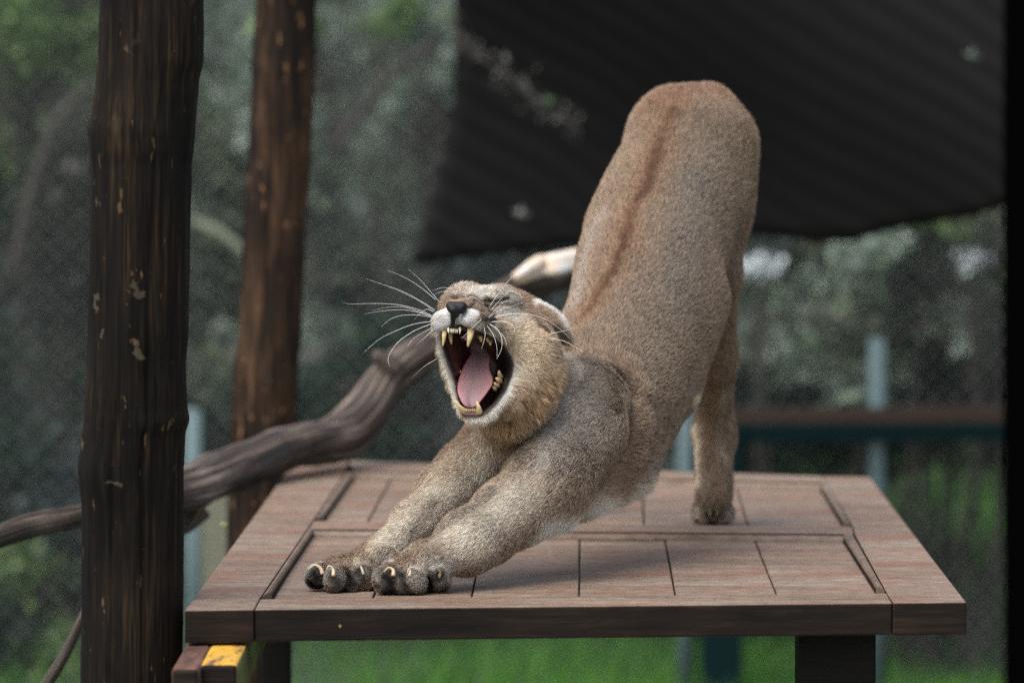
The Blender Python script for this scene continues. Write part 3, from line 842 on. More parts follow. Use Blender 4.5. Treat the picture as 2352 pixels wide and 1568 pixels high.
def surface_nets(F):
    D = F.D; sg = D < 0
    nx, ny, nz = D.shape
    c = sg[:-1, :-1, :-1].astype(np.int8)
    tot = np.zeros_like(c)
    for i in (0, 1):
        for j in (0, 1):
            for k in (0, 1):
                tot += sg[i:nx - 1 + i, j:ny - 1 + j, k:nz - 1 + k]
    act = (tot > 0) & (tot < 8)
    I, J, K = np.nonzero(act)
    idx = np.full(act.shape, -1, np.int32)
    idx[I, J, K] = np.arange(len(I))
    pos = np.zeros((len(I), 3)); cnt = np.zeros(len(I))
    corners = [(i, j, k) for i in (0, 1) for j in (0, 1) for k in (0, 1)]
    ax = (F.xs, F.ys, F.zs)
    for a in corners:
        for b in corners:
            if sum(abs(p - q) for p, q in zip(a, b)) == 1 and a < b:
                da = D[I + a[0], J + a[1], K + a[2]]; db = D[I + b[0], J + b[1], K + b[2]]
                m = (da < 0) != (db < 0)
                t = np.where(m, da / np.where(m, da - db, 1), 0)
                for n, (W, base) in enumerate(zip(ax, (I, J, K))):
                    pa = W[base + a[n]]; pb = W[base + b[n]]
                    pos[:, n] += np.where(m, pa + t * (pb - pa), 0)
                cnt += m
    pos /= cnt[:, None]
    faces = []
    def quads(m, off, d0):
        A = np.nonzero(m)
        A = [A[n] + off[n] for n in range(3)]
        return A
    # edges along x
    for axis in range(3):
        s0 = [slice(1, -1)] * 3; s1 = [slice(1, -1)] * 3
        s0[axis] = slice(0, -1); s1[axis] = slice(1, None)
        a = sg[tuple(s0)]; b = sg[tuple(s1)]
        i, j, k = np.nonzero(a != b)
        flip = a[i, j, k]
        off = [1, 1, 1]; off[axis] = 0
        i = i + off[0]; j = j + off[1]; k = k + off[2]
        o1, o2 = [(1, 2), (2, 0), (0, 1)][axis]
        def cell(d1, d2):
            q = [i.copy(), j.copy(), k.copy()]
            q[o1] -= d1; q[o2] -= d2
            return idx[q[0], q[1], q[2]]
        quad = np.stack([cell(1, 1), cell(0, 1), cell(0, 0), cell(1, 0)], 1)
        quad[~flip] = quad[~flip][:, ::-1]
        faces.append(quad)
    return pos, np.concatenate(faces)

def np_mesh(name, V, Fq, mat=None, parent=None, smooth=True):
    me = bpy.data.meshes.new(name)
    n = Fq.shape[1]
    me.vertices.add(len(V)); me.vertices.foreach_set('co', V.astype(np.float32).ravel())
    me.loops.add(Fq.size); me.loops.foreach_set('vertex_index', Fq.astype(np.int32).ravel())
    me.polygons.add(len(Fq))
    me.polygons.foreach_set('loop_start', np.arange(0, Fq.size, n, dtype=np.int32))
    me.polygons.foreach_set('loop_total', np.full(len(Fq), n, np.int32))
    me.update(calc_edges=True)
    if smooth: me.polygons.foreach_set('use_smooth', np.ones(len(Fq), bool))
    if mat: me.materials.append(mat)
    o = bpy.data.objects.new(name, me); C.objects.link(o)
    if parent: o.parent = parent
    return o

def relax(V, Fq, it=2, lam=0.5):
    for _ in range(it):
        acc = np.zeros_like(V); cnt = np.zeros(len(V))
        for a, b in ((0, 1), (1, 2), (2, 3), (3, 0)):
            for p, q in ((a, b), (b, a)):
                for ax in range(3):
                    acc[:, ax] += np.bincount(Fq[:, p], V[Fq[:, q], ax], len(V))
                cnt += np.bincount(Fq[:, p], minlength=len(V))
        V = V + lam * (acc / np.maximum(cnt, 1)[:, None] - V)
    return V

def poly_sd(px, py, poly):
    """signed distance (px) to a polygon, negative inside"""
    pts = np.array(poly, np.float32)
    d = np.full(np.broadcast(px, py).shape, 1e9, np.float32)
    ins = np.zeros(d.shape, bool)
    n = len(pts)
    for i in range(n):
        ax, ay = pts[i]; bx, by = pts[(i + 1) % n]
        ex, ey = bx - ax, by - ay
        wx, wy = px - ax, py - ay
        t = np.clip((wx * ex + wy * ey) / (ex * ex + ey * ey), 0, 1)
        d = np.minimum(d, (wx - t * ex) ** 2 + (wy - t * ey) ** 2)
        c = ((ay > py) != (by > py))
        with np.errstate(divide='ignore', invalid='ignore'):
            xi = ax + (py - ay) * ex / (ey if abs(ey) > 1e-6 else 1e-6)
        ins ^= (c & (px < xi))
    d = np.sqrt(d)
    return np.where(ins, -d, d)

MOUTH = [(1012, 762), (1025, 757), (1039, 751), (1058, 753), (1077, 757), (1109, 766), (1136, 779), (1157, 797), (1172, 821),
         (1177, 840), (1172, 865), (1159, 897), (1138, 927), (1117, 946), (1093, 957), (1070, 955), (1058, 945), (1053, 925), (1047, 895), (1040, 868),
         (1027, 837), (1018, 808), (1013, 783)]

PR = []
def cap(a, b, k=0.02, flow=None, **kw):
    """a, b: (u, v, Y, radius px)"""
    PR.append(Cap(P(*a[:3]), P(*b[:3]), S(a[3], a[2]), S(b[3], b[2]), k, flow, **kw)); return PR[-1]
def ball(a, k=0.02, flow=(0, 0, 0)):
    PR.append(Cap(P(*a[:3]), P(*a[:3]), S(a[3], a[2]), S(a[3], a[2]), k, flow)); return PR[-1]
def chain(pts, k=0.02, **kw):
    for a, b in zip(pts, pts[1:]): cap(a, b, k, **kw)

# torso: hindquarters high at the back, chest low in front
NRM = Vector((-0.38, -0.52, 0.76))
UPB = P(1590, 300, 7.72) - P(1400, 950, 7.2)
LAT = UPB.cross(NRM).normalized()
TORSO = [(1586, 328, 7.70, 118), (1564, 400, 7.68, 134), (1535, 480, 7.63, 148), (1506, 560, 7.58, 155), (1486, 640, 7.51, 156),
         (1470, 730, 7.44, 154), (1436, 820, 7.37, 156), (1406, 900, 7.29, 150), (1362, 980, 7.22, 140), (1310, 1030, 7.14, 112)]
tb = [P(*t[:3]) for t in TORSO]
for i in range(len(TORSO) - 1):
    a, b = TORSO[i], TORSO[i + 1]
    cap(a, b, 0.03, flow=tb[i] - tb[i + 1], wax=NRM, wf=1.12)
TAILWARD = UPB.normalized()
DN = Vector((0, 0.02, -1))
# pelvis points, rump
ball((1522, 292, 7.70, 68), 0.045, flow=TAILWARD)
ball((1625, 262, 7.76, 58), 0.06, flow=TAILWARD)
ball((1536, 240, 7.70, 26), 0.035, flow=TAILWARD)
ball((1634, 224, 7.74, 26), 0.03, flow=TAILWARD)
ball((1585, 236, 7.72, 30), 0.03, flow=TAILWARD)
cap((1652, 325, 7.74, 70), (1652, 470, 7.70, 60), 0.05, flow=DN)
# thighs and hind legs
cap((1652, 350, 7.76, 74), (1648, 640, 7.68, 50), 0.05, flow=DN)
cap((1650, 640, 7.70, 50), (1642, 820, 7.80, 48), 0.03, flow=DN)
cap((1642, 820, 7.80, 47), (1640, 1000, 7.88, 44), 0.03, flow=DN)
ball((1655, 1015, 7.90, 36), 0.02, flow=DN)
cap((1640, 1000, 7.86, 46), (1640, 1130, 7.83, 47), 0.03, flow=DN)
cap((1500, 350, 7.80, 70), (1450, 640, 7.76, 56), 0.05, flow=DN)
cap((1450, 640, 7.76, 54), (1370, 980, 8.04, 42), 0.03, flow=DN)
cap((1370, 980, 8.04, 42), (1335, 1110, 8.08, 36), 0.03, flow=DN)
# hind paws
for cu, cv, cy in ((1637, 1150, 7.87), (1325, 1118, 8.12)):
    cap((cu, cv, cy + .01, 42), (cu, cv + 22, cy, 46), 0.02, flow=(0, -1, -.3))
    for du, r, dv, dY in ((-40, 15, 5, .01), (-16, 19, 2, -.02), (15, 19, 2, -.02), (40, 15, 5, .01)):
        cap((cu + du * .85, cv + 10, cy, r), (cu + du * 1.08, cv + 33 + dv * .3, cy - .015 + dY, r), 0.008, flow=(0, -1, -.6))
# belly line and flank
cap((1600, 700, 7.50, 66), (1525, 880, 7.40, 56), 0.05, flow=TAILWARD)
cap((1525, 880, 7.40, 56), (1435, 1060, 7.26, 48), 0.05, flow=TAILWARD)
cap((1420, 1050, 7.24, 66), (1310, 1132, 7.12, 60), 0.05, flow=TAILWARD)
# tail, hanging behind the hind leg
chain([(1625, 250, 7.84, 30), (1632, 400, 7.93, 26), (1636, 700, 7.97, 24), (1640, 960, 7.99, 20), (1632, 1030, 8.02, 18)], 0.02, flow=DN)
# shoulder and near arm
NEARARM = P(1010, 1287, 6.82) - P(1290, 1100, 7.02)
cap((1385, 895, 7.16, 66), (1345, 985, 7.08, 88), 0.010, flow=NEARARM)
cap((1330, 880, 7.14, 62), (1330, 985, 7.08, 86), 0.022, flow=NEARARM)
cap((1345, 985, 7.08, 88), (1262, 1105, 6.99, 92), 0.022, flow=NEARARM)
cap((1262, 1105, 6.99, 92), (1165, 1175, 6.93, 70), 0.03, flow=NEARARM)
cap((1165, 1175, 6.93, 68), (1075, 1236, 6.87, 60), 0.03, flow=NEARARM)
cap((1075, 1236, 6.87, 60), (1003, 1288, 6.82, 48), 0.03, flow=NEARARM)
ball((1075, 1262, 6.875, 48), 0.03, flow=NEARARM)
ball((1130, 1236, 6.905, 52), 0.03, flow=NEARARM)
ball((1195, 1185, 6.95, 62), 0.03, flow=NEARARM)
# chest, neck, throat
HB = Vector((0.75, 0.6, -0.25))
cap((1235, 880, 7.10, 85), (1330, 960, 7.18, 110), 0.03, flow=HB)
cap((1200, 960, 7.05, 85), (1230, 1030, 7.08, 90), 0.03, flow=DN)
cap((1140, 1000, 7.04, 52), (1180, 1060, 7.08, 70), 0.03, flow=DN)
# far arm
FARARM = P(880, 1262, 6.87) - P(1060, 1090, 7.04)
cap((1125, 1020, 7.12, 72), (1075, 1085, 7.05, 72), 0.02, flow=FARARM)
cap((1075, 1085, 7.05, 72), (1020, 1125, 7.00, 60), 0.02, flow=FARARM)
cap((1020, 1130, 7.00, 60), (950, 1198, 6.93, 46), 0.02, flow=FARARM)
cap((950, 1198, 6.93, 46), (880, 1268, 6.87, 36), 0.02, flow=FARARM)

# front paws
def paw(wr, toes, mid, flow):
    back = 0.058                                   # the paws rest on the sunken panel, a centimetre below the frame
    wr = (wr[0], wr[1], wr[2] + 0.03, wr[3]); mid = [(a, b, c + back, d) for a, b, c, d in mid]
    toes = [((a, b, c + back, d), (e, f, g + back, h)) for (a, b, c, d), (e, f, g, h) in toes]
    for m in mid: cap(wr, m, 0.02, flow=flow)
    for (u, v, Y, r), (bu, bv, bY, br) in toes:
        cap((bu, bv, bY, br), (u, v, Y, r), 0.006, flow=flow)
PF = Vector((-0.35, -0.9, -0.2))
paw((880, 1268, 6.87, 35), [((727, 1323, 6.785, 30), (768, 1304, 6.83, 27)), ((769, 1331, 6.762, 31), (790, 1309, 6.82, 27)),
     ((805, 1341, 6.775, 23), (815, 1313, 6.82, 24)), ((835, 1324, 6.79, 31), (850, 1304, 6.84, 27))],
    [(775, 1310, 6.81, 28), (838, 1308, 6.82, 29)], PF)
paw((975, 1292, 6.82, 43), [((886, 1330, 6.745, 36), (920, 1306, 6.79, 31)), ((920, 1342, 6.742, 26), (930, 1312, 6.78, 27)),
     ((954, 1336, 6.742, 33), (962, 1308, 6.79, 29)), ((1011, 1330, 6.765, 29), (1003, 1306, 6.80, 29))],
    [(925, 1310, 6.775, 32), (985, 1314, 6.785, 35)], PF)
cap((790, 1335, 6.88, 22), (850, 1335, 6.89, 22), 0.01, flow=PF)
cap((920, 1345, 6.85, 22), (1010, 1340, 6.85, 22), 0.01, flow=PF)
ball((893, 1278, 6.855, 24), 0.012, flow=PF)     # wrist pad of the far arm

# head
N0 = P(1045, 712, 6.86)
def hb(u, v, Y, r, k=0.02):
    p = P(u, v, Y); return ball((u, v, Y, r), k, flow=(p - N0) + Vector((0, 0.01, -.01)))
def hc(a, b, k=0.02):
    m = (P(*a[:3]) + P(*b[:3])) / 2; return cap(a, b, k, flow=(m - N0) + Vector((0, .01, -.01)))
HEAD0 = len(PR)
hb(1168, 738, 7.03, 74)
hb(1205, 760, 7.05, 70)
hc((1126, 692, 6.95, 37), (1150, 698, 6.99, 44), 0.012)
hc((1082, 686, 6.965, 34), (1104, 704, 7.02, 36), 0.012)
hc((1050, 698, 6.95, 30), (1070, 705, 7.0, 36))
hc((1036, 702, 6.94, 22), (1060, 690, 6.97, 34), 0.012)
hc((1108, 712, 6.945, 34), (1050, 718, 6.900, 27), 0.02)
hc((1060, 735, 6.915, 26), (1110, 745, 6.935, 28), 0.02)
hc((1042, 800, 6.965, 32), (1072, 880, 6.965, 32), 0.02)
hc((1042, 740, 6.93, 30), (1042, 800, 6.965, 32), 0.02)
hc((1080, 733, 6.882, 25), (1120, 745, 6.900, 25), 0.010)
hc((1128, 752, 6.91, 24), (1142, 768, 6.925, 24), 0.012)
hb(1020, 736, 6.892, 23, 0.010)
hb(1040, 735, 6.895, 18, 0.010)
hc((1150, 760, 6.95, 36), (1205, 790, 6.975, 60), 0.03)
hc((1170, 800, 6.96, 30), (1210, 840, 6.965, 42), 0.02)
hc((1226, 815, 6.985, 62), (1236, 856, 6.99, 60), 0.02)
hc((1236, 856, 6.99, 58), (1205, 912, 6.985, 62), 0.012)
hc((1205, 912, 6.98, 60), (1168, 955, 6.975, 50), 0.012)
hc((1195, 880, 6.955, 40), (1165, 915, 6.935, 34), 0.02)
hc((1165, 915, 6.935, 32), (1120, 948, 6.91, 20), 0.02)
hc((1120, 948, 6.91, 20), (1080, 950, 6.895, 15), 0.012)
# skull behind the open mouth
hc((1100, 800, 7.04, 62), (1130, 870, 7.03, 62), 0.03)
hc((1130, 870, 7.03, 55), (1150, 940, 7.0, 48), 0.03)
hc((1220, 900, 7.0, 58), (1185, 945, 6.985, 50), 0.02)
hb(1155, 975, 7.0, 42, 0.02)
# brow folds and eyelids
hc((1118, 688, 6.922, 9), (1140, 694, 6.935, 9), 0.012)
hc((1100, 706, 6.905, 9), (1112, 716, 6.90, 9), 0.010)
hc((1046, 678, 6.930, 8), (1052, 684, 6.935, 8), 0.010)
# near ear, folded back against the neck
EAR = P(1308, 785, 7.03) - P(1222, 706, 7.01)
PR.append(Ell(P(1266, 744, 7.02), (EAR, (0, 1, 0)), (S(63, 7), S(36, 7), S(23, 7)), 0.008, flow=EAR))

F = Field(grid_axis(-0.36, 0.42, -0.285, 0.10, 0.0019, 0.006),
          grid_axis(6.66, 8.22, 6.71, 7.10, 0.0019, 0.007),
          grid_axis(TOP - 0.016, TOP + 0.74, TOP - 0.012, TOP + 0.40, 0.0019, 0.006))
for p in PR: F.add(p)
yy = F.ys[None, :, None]; zz = F.zs[None, None, :]; xx = F.xs[:, None, None]
F.D += (0.0035 - 0.0023 * np.clip(1 - ((xx + 0.02) ** 2 + (yy - 6.95) ** 2 + (zz - TOP - .32) ** 2) / 0.03, 0, 1)).astype(np.float32)   # room for the coat

# mouth: an opening that narrows towards the throat
def cut_mouth():
    q = F.sl(P(1000, 965, 6.8), P(1190, 740, 7.03))
    x, y, z = F.at(q)
    u, v = uv_of(x, y, z)
    d2 = poly_sd(u, v, MOUTH) * (y / FPX)
    d2 = d2 + np.maximum(y - 6.92, 0) * 0.22 + 0.0012
    c = np.maximum(d2, y - 7.0)
    D = F.D[q]; k = 0.006
    h = np.maximum(k - np.abs(D + c), 0)
    F.D[q] = np.maximum(D, -c) + h * h / (4 * k)
cut_mouth()
LIPS = len(PR)
STR = [(1007, 757, 6.900, 7.5), (1012, 808, 6.91, 6.5), (1025, 852, 6.914, 6.5), (1038, 888, 6.912, 6.5), (1050, 925, 6.905, 6.5),
       (1060, 950, 6.898, 7), (1080, 963, 6.893, 8), (1105, 962, 6.893, 9), (1126, 948, 6.90, 11), (1158, 915, 6.915, 13)]
for a, b in zip(STR, STR[1:]): hc(a, b, 0.006)
hc((1006, 757, 6.90, 8), (1012, 740, 6.895, 16), 0.01)
for (u0, v0), (u1, v1) in (((1014, 770), (1046, 775)), ((1018, 790), (1050, 795)), ((1021, 812), (1056, 815)), ((1028, 835), (1064, 838)), ((1036, 860), (1074, 860)),
                           ((1044, 885), (1084, 880)), ((1051, 908), (1094, 900)), ((1058, 930), (1104, 915)), ((1068, 945), (1115, 925)), ((1085, 952), (1125, 930)),
                           ((1105, 950), (1138, 925))):
    hc((u0, v0, 6.918, 7), (u1, v1, 7.00, 14), 0.012)
for p in PR[LIPS:]: F.add(p)
# creases
def groove(pts, r, k=0.004):
    for a, b in zip(pts, pts[1:]):
        F.cut(Cap(P(*a), P(*b), r, r, k))
groove([(1262, 752, 6.975), (1284, 776, 6.985)], 0.0045, 0.006)          # fold of the ear
groove([(1214, 724, 6.945), (1236, 744, 6.955), (1256, 766, 6.965)], 0.0040, 0.008)
def skin_y(u, v):
    for Y in np.arange(6.80, 7.20, 0.0008):
        p = P(u, v, float(Y))
        i, j, k = (int(np.argmin(np.abs(a_ - c_))) for a_, c_ in zip((F.xs, F.ys, F.zs), p))
        if F.D[i, j, k] < 0: return float(Y)
    return 6.95
def fold(pts, r, depth=0.3):
    q = [(u, v, skin_y(u, v) - r * depth) for u, v in pts]
    groove(q, r, 0.0025)
RIDGE = [(1296, 801), (1344, 817), (1394, 836), (1428, 865), (1446, 905), (1444, 968), (1430, 1031), (1404, 1082), (1362, 1124)]
def outset(pts, du):
    out = []
    for i, (u, v) in enumerate(pts):
        a, b = pts[max(i - 1, 0)], pts[min(i + 1, len(pts) - 1)]
        tx, ty = b[0] - a[0], b[1] - a[1]; L_ = math.hypot(tx, ty); out.append((u + ty / L_ * du, v - tx / L_ * du))
    return out
rp = outset(RIDGE[:8], 20)[2:]
ry = [max(skin_y(u, v), 7.16) for u, v in rp]
for i in range(len(rp) - 1):
    r0, r1 = (0.010 * math.sin(math.pi * (j + .5) / (len(rp) + .2)) + 0.003 for j in (i, i + 1))
    q = Cap(P(*rp[i], ry[i] + r0 - 0.005), P(*rp[i + 1], ry[i + 1] + r1 - 0.005), r0, r1, 0.02); F.add(q)
fold(RIDGE, 0.0050, 0.15)
fold([(1111, 691), (1119, 687), (1129, 690), (1147, 690), (1168, 685)], 0.0024)
fold([(1066, 685), (1080, 679), (1095, 684), (1107, 694)], 0.0018)
fold([(1092, 690), (1104, 701), (1120, 703)], 0.0018)
fold([(1074, 708), (1083, 704), (1090, 697), (1088, 690)], 0.0020)
fold([(1103, 717), (1119, 714), (1134, 720)], 0.0022)
fold([(1106, 736), (1124, 731), (1137, 738)], 0.0018)
fold([(1136, 724), (1140, 736), (1134, 750)], 0.0024)
fold([(1040, 681), (1052, 684)], 0.0016)
fold([(1130, 702), (1160, 699), (1190, 704)], 0.0016)
fold([(1104, 655), (1100, 668)], 0.0030)
for q_ in ([(1222, 890), (1234, 908)], [(1248, 893), (1262, 915)], [(1196, 915), (1206, 940)], [(1172, 950), (1170, 978)], [(1232, 866), (1244, 884)], [(1262, 868), (1272, 885)], [(1215, 930), (1222, 950)]):
    fold(q_, 0.0038, 0.1)
# flatten against the table top
F.D = np.maximum(F.D, (TOP - 0.0102 - F.zs)[None, None, :])
BV, BF = surface_nets(F)
BV = relax(BV, BF, 2, 0.5)
F.D = None
print('body', len(BV), len(BF))
# ------------------------------------------------------------------ surface data of the puma
BT = BVHTree.FromPolygons([tuple(v) for v in BV], [tuple(int(i) for i in f) for f in BF])
CAMP = Vector((0, 0, CAM_Z))
def hit(u, v):
    """the point of the puma's skin behind (u, v)"""
    d = (P(u, v, 7.0) - CAMP).normalized()
    h = BT.ray_cast(CAMP, d)
    if h[0] is None:
        best = None
        for Y in np.linspace(6.70, 7.95, 63):
            n = BT.find_nearest(P(u, v, float(Y)))
            if best is None or n[3] < best[3]: best = n
        return best[0]
    return h[0]

def tri_normals(V, Fq):
    a = V[Fq[:, 2]] - V[Fq[:, 0]]; b = V[Fq[:, 3]] - V[Fq[:, 1]]
    n = np.cross(a, b); ar = np.linalg.norm(n, axis=1) / 2
    vn = np.zeros_like(V)
    for i in range(4):
        for ax in range(3): vn[:, ax] += np.bincount(Fq[:, i], n[:, ax], len(V))
    vn /= np.linalg.norm(vn, axis=1)[:, None] + 1e-12
    return vn, ar
VN, FA = tri_normals(BV, BF)
ctr = BV.mean(0)

VU, VV = uv_of(BV[:, 0], BV[:, 1], BV[:, 2])
msd = poly_sd(VU, VV, MOUTH)
INSIDE = np.clip(-msd / 3.0 + 0.3, 0, 1) * (BV[:, 1] > 6.84) * (BV[:, 1] < 7.03)      # 1 inside the mouth

def blend(col, pos, pts, rpx, c, s, power=2):
    pts = [np.array(hit(*p)) for p in pts]
    r = rpx * 7.0 / FPX
    lo = np.min(pts, 0) - 2.6 * r; hi = np.max(pts, 0) + 2.6 * r
    m = np.nonzero(((pos > lo) & (pos < hi)).all(1))[0]
    if not len(m): return
    q = pos[m]; d = np.full(len(m), 9.0)
    if len(pts) == 1: d = np.linalg.norm(q - pts[0], axis=1)
    for a, b in zip(pts, pts[1:]):
        e = b - a; t = np.clip(((q - a) @ e) / (e @ e + 1e-12), 0, 1)
        d = np.minimum(d, np.linalg.norm(q - a - t[:, None] * e, axis=1))
    w = (s * np.exp(-(d / r) ** power))[:, None]
    col[m] = col[m] * (1 - w) + np.array(c) * w

